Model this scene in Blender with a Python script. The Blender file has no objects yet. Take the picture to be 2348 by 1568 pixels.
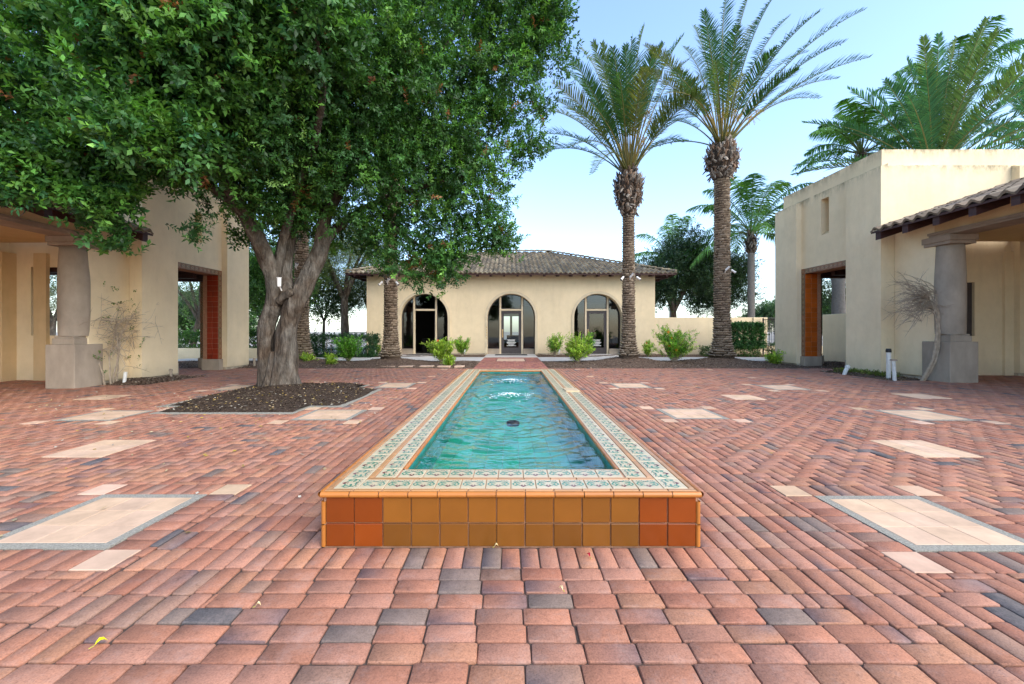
import bpy, math, random
import numpy as np
from mathutils import Vector, Matrix
from mathutils.geometry import tessellate_polygon

random.seed(7)
RNG = np.random.default_rng(11)
S = bpy.context.scene
COL = S.collection
PI = math.pi
F, HX, HY, CH = 950.0, 1171.0, 760.0, 1.135   # camera focal length (px of a 2347 px wide picture), vanishing point, eye height


def gp(x, y):
    Y = CH * F / (y - HY)
    return ((x - HX) * Y / F, Y)


def at(x, y, Y):
    return Vector(((x - HX) * Y / F, Y, CH - (y - HY) * Y / F))


# ------------------------------------------------------------------ materials
def nmat(name):
    m = bpy.data.materials.new(name)
    m.use_nodes = True
    nt = m.node_tree
    b = nt.nodes['Principled BSDF']
    return m, nt, b


def lk(nt, a, b):
    nt.links.new(a, b)


def noise(nt, vec, scale, detail=4, rough=.6, stretch=None):
    if stretch:
        mp = nt.nodes.new('ShaderNodeMapping')
        mp.inputs['Scale'].default_value = stretch
        lk(nt, vec, mp.inputs['Vector'])
        vec = mp.outputs[0]
    n = nt.nodes.new('ShaderNodeTexNoise')
    n.inputs['Scale'].default_value = scale
    n.inputs['Detail'].default_value = detail
    n.inputs['Roughness'].default_value = rough
    lk(nt, vec, n.inputs['Vector'])
    return n.outputs['Fac']


def ramp(nt, fac, stops):
    r = nt.nodes.new('ShaderNodeValToRGB')
    e = r.color_ramp.elements
    while len(e) < len(stops):
        e.new(.5)
    for k, (p, c) in enumerate(stops):
        e[k].position = p
        e[k].color = (c[0], c[1], c[2], 1) if not isinstance(c, (int, float)) else (c, c, c, 1)
    lk(nt, fac, r.inputs[0])
    return r.outputs[0]


def mul(nt, a, b, fac=1.0, mode='MULTIPLY'):
    n = nt.nodes.new('ShaderNodeMix')
    n.data_type = 'RGBA'
    n.blend_type = mode
    n.inputs['Factor'].default_value = fac
    lk(nt, a, n.inputs['A'])
    lk(nt, b, n.inputs['B'])
    return n.outputs['Result']


def bump(nt, b, h, strength, dist=.01, chain=None):
    n = nt.nodes.new('ShaderNodeBump')
    n.inputs['Strength'].default_value = strength
    n.inputs['Distance'].default_value = dist
    lk(nt, h, n.inputs['Height'])
    if chain is not None:
        lk(nt, chain, n.inputs['Normal'])
    lk(nt, n.outputs[0], b.inputs['Normal'])
    return n.outputs[0]


def pos(nt):
    return nt.nodes.new('ShaderNodeNewGeometry').outputs['Position']


def M(name, base, rough=.8, var=.15, vs=3.0, bs=0, bst=.3, bdist=.01, attr=False, spec=.3, stretch=None, bstretch=None, metal=0.0):
    """general material: base colour varied by two noises, optional per-element colour attribute, noise bump"""
    m, nt, b = nmat(name)
    p = pos(nt)
    f = noise(nt, p, vs, 5, .65, stretch)
    lo = tuple(c * (1 - var) for c in base)
    hi = tuple(min(1, c * (1 + var)) for c in base)
    c = ramp(nt, f, [(.3, lo), (.7, hi)])
    if attr:
        a = nt.nodes.new('ShaderNodeAttribute')
        a.attribute_name = 'Col'
        c = mul(nt, c, a.outputs['Color'])
    lk(nt, c, b.inputs['Base Color'])
    b.inputs['Roughness'].default_value = rough
    b.inputs['Specular IOR Level'].default_value = spec
    b.inputs['Metallic'].default_value = metal
    if bs:
        bump(nt, b, noise(nt, p, bs, 4, .6, bstretch), bst, bdist)
    return m


def stucco(name, base, tops=()):
    m, nt, b = nmat(name)
    p = pos(nt)
    big = noise(nt, p, .7, 5, .6)
    streak = noise(nt, p, 1.6, 5, .7, (2.2, 2.2, .5))
    c1 = ramp(nt, big, [(.3, tuple(c * .92 for c in base)), (.7, tuple(min(1, c * 1.06) for c in base))])
    c1 = mul(nt, c1, ramp(nt, noise(nt, p, 3.4, 6, .7), [(.3, (.95, .94, .92)), (.65, (1.02, 1.02, 1.03))]), .9)
    c2 = ramp(nt, streak, [(.25, (.80, .79, .76)), (.5, (1, 1, 1)), (.8, (1.0, .97, .93))])
    c = mul(nt, c1, c2, .4)
    sp = ramp(nt, noise(nt, p, 9, 6, .8), [(.28, (.78, .75, .7)), (.42, (1, 1, 1))])
    c = mul(nt, c, sp, .35)
    # grey weathering streaks running down from the wall tops and damp stains along the foot
    sep = nt.nodes.new('ShaderNodeSeparateXYZ')
    lk(nt, p, sep.inputs[0])
    foot = nt.nodes.new('ShaderNodeMapRange')
    foot.inputs['From Min'].default_value = .0
    foot.inputs['From Max'].default_value = .45
    foot.inputs['To Min'].default_value = .62
    foot.inputs['To Max'].default_value = 0.0
    lk(nt, sep.outputs['Z'], foot.inputs['Value'])
    st = nt.nodes.new('ShaderNodeMath')
    st.operation = 'MULTIPLY'
    lk(nt, foot.outputs[0], st.inputs[0])
    lk(nt, noise(nt, p, 2.5, 5, .75), st.inputs[1])
    dirt = nt.nodes.new('ShaderNodeMix')
    dirt.data_type = 'RGBA'
    lk(nt, st.outputs[0], dirt.inputs['Factor'])
    lk(nt, c, dirt.inputs['A'])
    dirt.inputs['B'].default_value = (.30, .26, .19, 1)
    c = dirt.outputs['Result']
    # black-green algae that grows just under the copings
    for zt in tops:
        up = nt.nodes.new('ShaderNodeMapRange')
        up.inputs['From Min'].default_value = zt - .42
        up.inputs['From Max'].default_value = zt
        lk(nt, sep.outputs['Z'], up.inputs['Value'])
        lim = nt.nodes.new('ShaderNodeMath')
        lim.operation = 'LESS_THAN'
        lk(nt, sep.outputs['Z'], lim.inputs[0])
        lim.inputs[1].default_value = zt + .02
        pw = nt.nodes.new('ShaderNodeMath')
        pw.operation = 'POWER'
        lk(nt, up.outputs[0], pw.inputs[0])
        pw.inputs[1].default_value = 2.2
        m1 = nt.nodes.new('ShaderNodeMath')
        m1.operation = 'MULTIPLY'
        lk(nt, pw.outputs[0], m1.inputs[0])
        lk(nt, lim.outputs[0], m1.inputs[1])
        m2 = nt.nodes.new('ShaderNodeMath')
        m2.operation = 'MULTIPLY'
        lk(nt, m1.outputs[0], m2.inputs[0])
        lk(nt, ramp(nt, noise(nt, p, 3.2, 7, .8, (1, 1, .4)), [(.42, 0.0), (.62, .8)]), m2.inputs[1])
        al = nt.nodes.new('ShaderNodeMix')
        al.data_type = 'RGBA'
        lk(nt, m2.outputs[0], al.inputs['Factor'])
        lk(nt, c, al.inputs['A'])
        al.inputs['B'].default_value = (.13, .115, .065, 1)
        c = al.outputs['Result']
    lk(nt, c, b.inputs['Base Color'])
    b.inputs['Roughness'].default_value = .92
    b.inputs['Specular IOR Level'].default_value = .15
    n1 = bump(nt, b, noise(nt, p, 90, 3, .6), .35, .004)
    bump(nt, b, noise(nt, p, 14, 4, .55), .22, .012, n1)
    return m


MT = {}
MT['stucco'] = stucco('cream_stucco', (.80, .65, .42))
MT['stucco_right'] = stucco('cream_stucco_weathered', (.80, .65, .42), (5.86, 5.43))
MT['stucco_left'] = stucco('cream_stucco_aged', (.80, .65, .42), (5.40, 4.98))
MT['stucco_shade'] = stucco('shaded_stucco', (.66, .48, .265))  # darker copy of the cream stucco, shade under eaves and arcade in its colour
MT['trim'] = M('cream_trim', (.66, .54, .36), .8, .1, 4, 80, .15)
MT['stone'] = M('cast_stone', (.35, .285, .215), .85, .22, 2.5, 60, .35, .006, stretch=(1, 1, .5))
MT['stone_beam'] = M('cast_stone_beam', (.33, .255, .19), .85, .2, 2.5, 60, .3, .006)
MT['darkwood'] = M('dark_stained_wood', (.052, .022, .018), .6, .4, 4, 40, .3, .004, stretch=(1, 1, 6))
MT['rooftile'] = M('clay_roof_tile', (1, 1, 1), .85, .22, 9, 50, .4, .006, attr=True, spec=.2)
MT['brick'] = None
MT['joint'] = M('joint_sand', (.085, .058, .045), .95, .4, 30, 120, .5, .004)
MT['concrete'] = M('pale_concrete', (.50, .47, .42), .9, .14, 1.5, 90, .25, .004)
MT['aggregate'] = M('exposed_aggregate', (.285, .265, .215), .9, .45, 110, 150, .5, .004)
MT['ground'] = M('far_ground', (.34, .31, .26), .95, .2, .4, 20, .2)
MT['mulch'] = M('bark_mulch', (1, 1, 1), .95, .45, 14, 60, .7, .02, attr=True, spec=.1)
MT['orange'] = M('orange_glazed_tile', (1, 1, 1), .27, .13, 5, 6, .06, .01, attr=True, spec=.5)
MT['grout'] = M('pale_grout', (.42, .22, .13), .9, .25, 20, 120, .3, .003)
MT['paint'] = M('painted_glaze', (1, 1, 1), .26, .05, 5, 10, .05, .004, attr=True, spec=.5)
MT['teal'] = M('teal_glazed_tile', (1, 1, 1), .3, .25, 5, 6, .05, .004, attr=True, spec=.5)
MT['bark'] = None
MT['palmbark'] = M('palm_trunk_bark', (1, 1, 1), .95, .35, 12, 45, .7, .02, attr=True, spec=.1, bstretch=(1, 1, .35))
MT['twig'] = M('grey_twig', (.36, .285, .205), .9, .3, 12, 60, .4, .004)
MT['pot'] = M('white_pvc', (.68, .66, .6), .5, .12, 9)
MT['black'] = M('black_metal', (.012, .012, .013), .5, .3, 9, spec=.4)
MT['frame'] = M('dark_bronze_frame', (.055, .044, .042), .5, .25, 6, spec=.4)
MT['white'] = M('white_enamel', (.75, .73, .68), .45, .08, 9)
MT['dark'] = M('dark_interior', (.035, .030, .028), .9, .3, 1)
MT['brass'] = M('brass', (.6, .42, .22), .35, .1, 9, metal=1.0)
MT['rubber'] = M('rubber_mat', (.035, .033, .032), .9, .3, 20)
MT['road'] = M('asphalt', (.14, .14, .14), .95, .15, 2, 90, .3)
MT['jointbrick'] = None


def mk_brick():
    m, nt, b = nmat('clay_paver')
    p = pos(nt)
    a = nt.nodes.new('ShaderNodeAttribute')
    a.attribute_name = 'Col'
    f = noise(nt, p, 26, 6, .75)
    c = ramp(nt, f, [(.30, (.50, .47, .47)), (.42, (.9, .9, .9)), (.6, (1.05, 1.04, 1.03)), (.78, (1.2, 1.15, 1.1))])
    c = mul(nt, a.outputs['Color'], c, .8)
    c = mul(nt, c, ramp(nt, noise(nt, p, 150, 3, .7), [(.30, (.62, .60, .60)), (.5, (1, 1, 1)), (.70, (1.22, 1.2, 1.18))]), .85)
    f2 = ramp(nt, noise(nt, p, .55, 4, .6), [(.3, (.80, .77, .80)), (.7, (1.0, 1.0, .97))])
    c = mul(nt, c, f2, .9)
    # pale mineral bloom in irregular patches
    bl = ramp(nt, noise(nt, p, 5.5, 6, .8), [(.50, 0.0), (.76, .36)])
    mx = nt.nodes.new('ShaderNodeMix')
    mx.data_type = 'RGBA'
    lk(nt, bl, mx.inputs['Factor'])
    lk(nt, c, mx.inputs['A'])
    mx.inputs['B'].default_value = (.46, .34, .29, 1)
    lk(nt, mx.outputs['Result'], b.inputs['Base Color'])
    b.inputs['Roughness'].default_value = .78
    b.inputs['Specular IOR Level'].default_value = .3
    v = nt.nodes.new('ShaderNodeTexVoronoi')
    v.inputs['Scale'].default_value = 130
    mp = nt.nodes.new('ShaderNodeMapping')
    mp.inputs['Scale'].default_value = (.45, 1, 1)
    lk(nt, p, mp.inputs['Vector'])
    lk(nt, mp.outputs[0], v.inputs['Vector'])
    n1 = bump(nt, b, ramp(nt, v.outputs['Distance'], [(0, 0.0), (.25, 1.0)]), .6, .003)
    bump(nt, b, noise(nt, p, 70, 6, .75), .6, .005, n1)
    return m


MT['brick'] = mk_brick()


def mk_bark():
    m, nt, b = nmat('grey_fissured_bark')
    p = pos(nt)
    f = noise(nt, p, 9, 7, .75, (1, 1, .25))
    c = ramp(nt, f, [(.30, (.032, .027, .022)), (.48, (.11, .097, .08)), (.68, (.24, .22, .185))])
    g = ramp(nt, noise(nt, p, 2.2, 4, .6), [(.35, (.62, .5, .42)), (.65, (1, 1, 1))])
    lk(nt, mul(nt, c, g), b.inputs['Base Color'])
    b.inputs['Roughness'].default_value = .95
    b.inputs['Specular IOR Level'].default_value = .1
    v = nt.nodes.new('ShaderNodeTexVoronoi')
    v.feature = 'DISTANCE_TO_EDGE'
    v.inputs['Scale'].default_value = 15
    mp = nt.nodes.new('ShaderNodeMapping')
    mp.inputs['Scale'].default_value = (1, 1, .28)
    lk(nt, p, mp.inputs['Vector'])
    lk(nt, mp.outputs[0], v.inputs['Vector'])
    n1 = bump(nt, b, v.outputs['Distance'], .9, .05)
    bump(nt, b, f, .9, .04, n1)
    return m


MT['bark'] = mk_bark()


def mk_leaf(name, rough=.42, trans=.25, spec=.45):
    m, nt, b = nmat(name)
    a = nt.nodes.new('ShaderNodeAttribute')
    a.attribute_name = 'Col'
    lk(nt, a.outputs['Color'], b.inputs['Base Color'])
    b.inputs['Roughness'].default_value = rough
    b.inputs['Specular IOR Level'].default_value = spec
    t = nt.nodes.new('ShaderNodeBsdfTranslucent')
    g = nt.nodes.new('ShaderNodeMix')
    g.data_type = 'RGBA'
    g.blend_type = 'MULTIPLY'
    g.inputs['Factor'].default_value = 1
    lk(nt, a.outputs['Color'], g.inputs['A'])
    g.inputs['B'].default_value = (1.5, 1.6, .7, 1)
    lk(nt, g.outputs['Result'], t.inputs['Color'])
    mx = nt.nodes.new('ShaderNodeMixShader')
    mx.inputs[0].default_value = trans
    lk(nt, b.outputs[0], mx.inputs[1])
    lk(nt, t.outputs[0], mx.inputs[2])
    lk(nt, mx.outputs[0], nt.nodes['Material Output'].inputs['Surface'])
    return m


MT['leaf'] = mk_leaf('leaf', .45, .28, .32)
MT['frond'] = mk_leaf('palm_frond', .5, .3, .15)


def schlick(nt, nrm_out, f0):
    """reflectance from the angle to the surface, the same from both sides"""
    g = nt.nodes.new('ShaderNodeNewGeometry')
    d = nt.nodes.new('ShaderNodeVectorMath')
    d.operation = 'DOT_PRODUCT'
    lk(nt, g.outputs['Incoming'], d.inputs[0])
    lk(nt, nrm_out, d.inputs[1])
    def m(op, a, b=None):
        n = nt.nodes.new('ShaderNodeMath')
        n.operation = op
        n.use_clamp = op in ('SUBTRACT', 'ADD')
        for i, v in enumerate((a, b)):
            if v is None: continue
            if isinstance(v, (int, float)): n.inputs[i].default_value = v
            else: lk(nt, v, n.inputs[i])
        return n.outputs[0]
    q = m('SUBTRACT', 1.0, m('ABSOLUTE', d.outputs['Value']))
    return m('ADD', m('MULTIPLY', m('POWER', q, 5.0), 1 - f0), f0)


def mk_glass(name, tint, ior):
    m, nt, b = nmat(name)
    tr = nt.nodes.new('ShaderNodeBsdfTransparent')
    tr.inputs['Color'].default_value = (*tint, 1)
    gl = nt.nodes.new('ShaderNodeBsdfGlossy')
    gl.inputs['Roughness'].default_value = .02
    gl.inputs['Color'].default_value = (.9, .95, 1, 1)
    mx = nt.nodes.new('ShaderNodeMixShader')
    lk(nt, tr.outputs[0], mx.inputs[1])
    lk(nt, gl.outputs[0], mx.inputs[2])
    lk(nt, mx.outputs[0], nt.nodes['Material Output'].inputs['Surface'])
    p = pos(nt)
    n = nt.nodes.new('ShaderNodeBump')
    n.inputs['Strength'].default_value = .12
    n.inputs['Distance'].default_value = .02
    lk(nt, noise(nt, p, 1.6, 2), n.inputs['Height'])
    lk(nt, schlick(nt, n.outputs[0], ((ior - 1) / (ior + 1)) ** 2), mx.inputs[0])
    lk(nt, n.outputs[0], gl.inputs['Normal'])
    return m


MT['glass'] = mk_glass('tinted_glass', (.42, .47, .46), 1.6)


def mk_water():
    m, nt, b = nmat('pool_water')
    tr = nt.nodes.new('ShaderNodeBsdfTransparent')
    tr.inputs['Color'].default_value = (.72, .98, .96, 1)
    gl = nt.nodes.new('ShaderNodeBsdfGlossy')
    gl.inputs['Roughness'].default_value = .03
    mx = nt.nodes.new('ShaderNodeMixShader')
    lk(nt, tr.outputs[0], mx.inputs[1])
    lk(nt, gl.outputs[0], mx.inputs[2])
    lk(nt, mx.outputs[0], nt.nodes['Material Output'].inputs['Surface'])
    p = pos(nt)
    n1 = nt.nodes.new('ShaderNodeBump')
    n1.inputs['Strength'].default_value = .5
    n1.inputs['Distance'].default_value = .03
    lk(nt, noise(nt, p, 7, 3, .5, (1, 1.3, 1)), n1.inputs['Height'])
    n = nt.nodes.new('ShaderNodeBump')
    n.inputs['Strength'].default_value = .28
    n.inputs['Distance'].default_value = .004
    lk(nt, noise(nt, p, 30, 3, .6), n.inputs['Height'])
    lk(nt, n1.outputs[0], n.inputs['Normal'])
    lk(nt, schlick(nt, n.outputs[0], .13), mx.inputs[0])
    lk(nt, n.outputs[0], gl.inputs['Normal'])
    return m


MT['water'] = mk_water()


# ------------------------------------------------------------------ mesh helpers
class MB:
    def __init__(self):
        self.v, self.f, self.m, self.c = [], [], [], []

    def add(self, vs, fs, m=0, col=(1, 1, 1)):
        o = len(self.v)
        self.v.extend([tuple(v) for v in vs])
        self.c.extend([col] * len(vs))
        for f in fs:
            self.f.append(tuple(i + o for i in f))
            self.m.append(m)
        return o

    def box(self, x0, y0, z0, x1, y1, z1, m=0, col=(1, 1, 1)):
        if x0 > x1: x0, x1 = x1, x0
        if y0 > y1: y0, y1 = y1, y0
        if z0 > z1: z0, z1 = z1, z0
        self.add([(x0, y0, z0), (x1, y0, z0), (x1, y1, z0), (x0, y1, z0), (x0, y0, z1), (x1, y0, z1), (x1, y1, z1), (x0, y1, z1)],
                 [(0, 3, 2, 1), (4, 5, 6, 7), (0, 1, 5, 4), (1, 2, 6, 5), (2, 3, 7, 6), (3, 0, 4, 7)], m, col)

    def tile(self, o, u, w, n, a, b, t, ch=.004, m=0, col=(1, 1, 1)):
        """chamfered tile: centre o, half vectors u*a, w*b, raised along n by t"""
        o, u, w, n = Vector(o), Vector(u), Vector(w), Vector(n)
        r = []
        for (s, h) in ((1.0, 0.0), (1.0, t - ch)):
            for (i, j) in ((-1, -1), (1, -1), (1, 1), (-1, 1)):
                r.append(o + u * (a * i) + w * (b * j) + n * h)
        for (i, j) in ((-1, -1), (1, -1), (1, 1), (-1, 1)):
            r.append(o + u * ((a - ch) * i) + w * ((b - ch) * j) + n * t)
        self.add(r, [(0, 1, 5, 4), (1, 2, 6, 5), (2, 3, 7, 6), (3, 0, 4, 7), (4, 5, 9, 8), (5, 6, 10, 9), (6, 7, 11, 10), (7, 4, 8, 11), (8, 9, 10, 11)], m, col)

    def tube(self, pts, rad, n=8, m=0, col=(1, 1, 1), cap=True, wob=0.0, seed=0):
        pts = [Vector(p) for p in pts]
        if isinstance(rad, (int, float)): rad = [rad] * len(pts)
        rnd = random.Random(seed)
        ph = [rnd.uniform(0, 6.28) for _ in range(4)]
        o = len(self.v)
        t0 = (pts[1] - pts[0]).normalized()
        ref = Vector((1, 0, 0)) if abs(t0.x) < .8 else Vector((0, 1, 0))
        a = (ref - t0 * ref.dot(t0)).normalized()
        for k, p in enumerate(pts):
            t = ((pts[min(k + 1, len(pts) - 1)] - pts[max(k - 1, 0)])).normalized()
            a = (a - t * a.dot(t)).normalized()
            bb = t.cross(a)
            for i in range(n):
                th = 2 * PI * i / n
                r = rad[k]
                if wob:
                    r *= 1 + wob * (math.sin(2 * th + ph[0] + k * .35) * .5 + math.sin(3 * th + ph[1] - k * .5) * .4 + math.sin(5 * th + ph[2] + k * .8) * .35)
                self.v.append(tuple(p + a * (r * math.cos(th)) + bb * (r * math.sin(th))))
                self.c.append(col)
        for k in range(len(pts) - 1):
            for i in range(n):
                j = (i + 1) % n
                self.f.append((o + k * n + i, o + k * n + j, o + (k + 1) * n + j, o + (k + 1) * n + i))
                self.m.append(m)
        if cap:
            self.f.append(tuple(o + i for i in reversed(range(n))))
            self.m.append(m)
            q = o + (len(pts) - 1) * n
            self.f.append(tuple(q + i for i in range(n)))
            self.m.append(m)

    def lathe(self, prof, cx, cy, n=32, m=0, col=(1, 1, 1)):
        o = len(self.v)
        for (r, z) in prof:
            for i in range(n):
                th = 2 * PI * i / n
                self.v.append((cx + r * math.cos(th), cy + r * math.sin(th), z))
                self.c.append(col)
        for k in range(len(prof) - 1):
            for i in range(n):
                j = (i + 1) % n
                self.f.append((o + k * n + i, o + k * n + j, o + (k + 1) * n + j, o + (k + 1) * n + i))
                self.m.append(m)
        q = o + (len(prof) - 1) * n
        self.f.append(tuple(q + i for i in range(n)))
        self.m.append(m)

    def wall(self, outer, holes, to3, tv, m=0, col=(1, 1, 1)):
        """plate with holes: outline in (u, v), to3 maps to space, tv is the thickness vector"""
        tv = Vector(tv)
        loops = [outer] + holes
        flat = [p for l in loops for p in l]
        tris = tessellate_polygon([[Vector((p[0], p[1], 0)) for p in l] for l in loops])
        fr = [Vector(to3(*p)) for p in flat]
        n = len(flat)
        o = self.add(fr + [p + tv for p in fr], [], m, col)
        for t in tris:
            self.f.append(tuple(o + i for i in t)); self.m.append(m)
            self.f.append(tuple(o + n + i for i in reversed(t))); self.m.append(m)
        k = 0
        for l in loops:
            for i in range(len(l)):
                a, b = k + i, k + (i + 1) % len(l)
                self.f.append((o + a, o + b, o + n + b, o + n + a)); self.m.append(m)
            k += len(l)

    def build(self, name, mats, parent=None, smooth=False, bevel=0.0, label=None):
        me = bpy.data.meshes.new(name)
        me.from_pydata(self.v, [], self.f)
        if not isinstance(mats, (list, tuple)): mats = [mats]
        for x in mats: me.materials.append(x)
        if len(mats) > 1: me.polygons.foreach_set('material_index', self.m)
        at_ = me.attributes.new('Col', 'FLOAT_COLOR', 'POINT')
        c = np.ones((len(self.v), 4), dtype=np.float32)
        c[:, :3] = np.array(self.c, dtype=np.float32)
        at_.data.foreach_set('color', c.ravel())
        if smooth: me.polygons.foreach_set('use_smooth', [True] * len(me.polygons))
        me.update()
        o = bpy.data.objects.new(name, me)
        COL.objects.link(o)
        if parent: o.parent = parent
        if bevel:
            b = o.modifiers.new('bevel', 'BEVEL')
            b.width = bevel; b.segments = 2; b.limit_method = 'ANGLE'
        if label: o['label'] = label
        return o


def npmesh(name, V, Fq, C, mat, parent=None, smooth=False):
    """mesh from arrays: V (n,3), Fq (k,4) quads, C (n,3) colours"""
    me = bpy.data.meshes.new(name)
    me.vertices.add(len(V))
    me.vertices.foreach_set('co', np.asarray(V, np.float32).ravel())
    k = len(Fq)
    me.loops.add(4 * k)
    me.loops.foreach_set('vertex_index', np.asarray(Fq, np.int32).ravel())
    me.polygons.add(k)
    me.polygons.foreach_set('loop_start', np.arange(0, 4 * k, 4, dtype=np.int32))
    me.polygons.foreach_set('loop_total', np.full(k, 4, np.int32))
    if smooth: me.polygons.foreach_set('use_smooth', np.ones(k, bool))
    me.materials.append(mat)
    a = me.attributes.new('Col', 'FLOAT_COLOR', 'POINT')
    c = np.ones((len(V), 4), np.float32)
    c[:, :3] = C
    a.data.foreach_set('color', c.ravel())
    me.update(calc_edges=True)
    o = bpy.data.objects.new(name, me)
    COL.objects.link(o)
    if parent: o.parent = parent
    return o


def thing(name, label, cat, group=None, loc=(0, 0, 0)):
    o = bpy.data.objects.new(name, None)
    o.location = loc
    COL.objects.link(o)
    return tag(o, label, cat, group)


def tag(o, label, cat, group=None, kind=None):
    o['label'] = label
    o['category'] = cat
    if group: o['group'] = group
    if kind: o['kind'] = kind
    return o


def struct(o, label=None, kind='structure'):
    o['kind'] = kind
    if label: o['label'] = label
    return o


def nrm(a):
    return a / (np.linalg.norm(a, axis=-1, keepdims=True) + 1e-9)


def leaf_arrays(C, D, N, L, W, col, bend=.12):
    """kite-shaped leaves -> vertex, quad and colour arrays"""
    n = len(C)
    D = nrm(D)
    Sd = nrm(np.cross(D, N))
    Nn = nrm(np.cross(Sd, D))
    L = L[:, None]; W = W[:, None]
    V = np.empty((n, 4, 3))
    V[:, 0] = C
    V[:, 1] = C + D * L * .5 + Sd * W * .5 + Nn * L * .06
    V[:, 2] = C + D * L - Nn * L * bend
    V[:, 3] = C + D * L * .5 - Sd * W * .5 + Nn * L * .06
    Fq = np.arange(4 * n).reshape(n, 4)
    Cc = np.repeat(col, 4, axis=0)
    return V.reshape(-1, 3), Fq, Cc


def sprigs(P, A, m, L, W, col, length, rng, cv=.25, tilt=.8):
    """m leaves spiralling round each twig (centre P, axis A)"""
    n = len(P)
    A = nrm(A)
    ref = np.where(np.abs(A[:, 2:3]) < .8, np.array([[0, 0, 1.0]]), np.array([[1.0, 0, 0]]))
    U = nrm(np.cross(A, ref)); Vv = np.cross(A, U)
    i = np.arange(m)
    th = (i * 2.4)[None, :] + rng.uniform(0, 6.28, (n, 1))
    t = (i / (m - 1))[None, :, None]
    rad = U[:, None] * np.cos(th)[..., None] + Vv[:, None] * np.sin(th)[..., None]
    C = P[:, None] + A[:, None] * (t - .4) * length
    D = A[:, None] * (.25 + .75 * t) + rad * tilt + rng.normal(0, .22, (n, m, 3))
    N = A[:, None] * 1.0 + np.array([0, 0, .7]) + rng.normal(0, .3, (n, m, 3))
    s = rng.uniform(.65, 1.2, (n, m))
    cc = col[:, None] * np.clip(1 + rng.normal(0, cv, (n, m, 1)), .4, 1.9)
    return leaf_arrays(C.reshape(-1, 3), D.reshape(-1, 3), N.reshape(-1, 3), (s * L).ravel(), (s * W).ravel(), cc.reshape(-1, 3))


def foliage(name, lobes, nbranch, spr, m, L, W, cols, parent, seed, mat='leaf', brown=0.0, spread=.16, shell=(.55, 1.03), flat=.8, wts=None, droop=.0, length=None):
    """leaf mass from overlapping lobes [(centre, radius)]: twig clusters sit in the outer shell of each lobe"""
    rng = np.random.default_rng(seed)
    cs = np.array([tuple(l[0]) for l in lobes]); rs = np.array([l[1] for l in lobes])
    w = rs ** 1.5 * (np.array(wts) if wts is not None else 1)
    k = rng.choice(len(lobes), nbranch, p=w / w.sum())
    d = nrm(rng.normal(0, 1, (nbranch, 3)))
    q = rng.uniform(shell[0] ** 2, shell[1] ** 2, nbranch) ** .5
    d2 = d * np.array([1, 1, flat])
    P = cs[k] + d2 * (rs[k] * q)[:, None]
    # uneven outline: push clusters in and out with a coarse wave
    wv = np.sin(P[:, 0] * 2.7 + seed) * np.sin(P[:, 1] * 2.3 + 1) * np.sin(P[:, 2] * 3.1 + 2)
    P += d * (wv * .18 * rs[k])[:, None]
    base = np.array(cols)
    ci = rng.choice(len(cols), nbranch)
    bc = base[ci] * np.clip(1 + rng.normal(0, .22, (nbranch, 1)), .5, 1.6)
    PP = np.repeat(P, spr, 0) + rng.normal(0, spread, (nbranch * spr, 3))
    out = np.repeat(d, spr, 0)
    A = out * .8 + np.array([0, 0, .35 - droop]) + rng.normal(0, .45, (nbranch * spr, 3))
    cc = np.repeat(bc, spr, 0)
    if brown:
        bm = rng.random(len(cc)) < brown
        cc[bm] = np.array([.20, .085, .03]) * rng.uniform(.6, 1.3, (bm.sum(), 1))
    V, Fq, C = sprigs(PP, A, m, L, W, cc, length or L * 2.6, rng)
    return npmesh(name, V, Fq, C, MT[mat], parent)
# ------------------------------------------------------------------ paving
U = 2.0 / 21          # paver width; length is twice that
PX, PY0, PY1 = 1.0, 2.18, 9.33      # outside of the fountain
RW = 1.0 + U * 9       # edge of the running-bond frame round the fountain

PADS = [  # x0, x1, y0, y1, bordered, label
    (2.09, 2.81, 2.14, 2.865, 1, 'pale tiled square in grey pebble border, nearest one right of the fountain'),
    (-2.84, -2.11, 2.16, 2.89, 1, 'pale square in grey pebble border, nearest one left of the fountain'),
    (3.73, 4.28, 3.74, 4.33, 0, 'plain pale nine-tile square set in the bricks, nearest plain one on the right'),
    (-4.25, -3.70, 3.74, 4.34, 0, 'plain pale nine-tile square set in the bricks in front of the tree bed'),
    (2.12, 2.85, 5.38, 6.10, 1, 'bordered pale square beside the middle of the fountain, on the right'),
    (-2.83, -2.08, 5.30, 6.02, 1, 'bordered pale square between tree bed and fountain, at the bed\'s near corner'),
    (5.22, 5.96, 5.28, 6.0, 1, 'bordered pale square in the bricks in front of the right arcade column'),
    (-5.85, -5.11, 5.27, 5.96, 1, 'leaf-littered bordered square left of the tree bed'),
    (3.74, 4.28, 6.90, 7.42, 0, 'plain pale square in the middle of the right-hand bricks'),
    (6.93, 7.47, 7.0, 7.57, 0, 'plain pale square nearest the foot of the right arcade column'),
    (-7.30, -6.75, 6.9, 7.42, 0, 'plain pale square nearest the foot of the left arcade column'),
    (2.15, 2.87, 8.35, 9.07, 1, 'bordered pale square beside the far end of the fountain, on the right'),
    (-2.76, -2.08, 8.36, 9.15, 1, 'bordered pale square beside the far end of the fountain, on the left'),
    (5.15, 5.87, 8.05, 8.77, 1, 'bordered pale square in front of the right gate tower'),
    (-5.85, -5.11, 8.05, 8.77, 1, 'bordered pale square behind the tree bed, partly hidden by the trunk'),
]
SQ = []
for (x0, x1, y0, y1, b, _l) in PADS:
    if b:
        for (a, c) in ((x0 - .19, y0 - .19), (x1, y0 - .19), (x0 - .19, y1), (x1, y1)):
            SQ.append((a, c, a + .19, c + .19))
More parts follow.
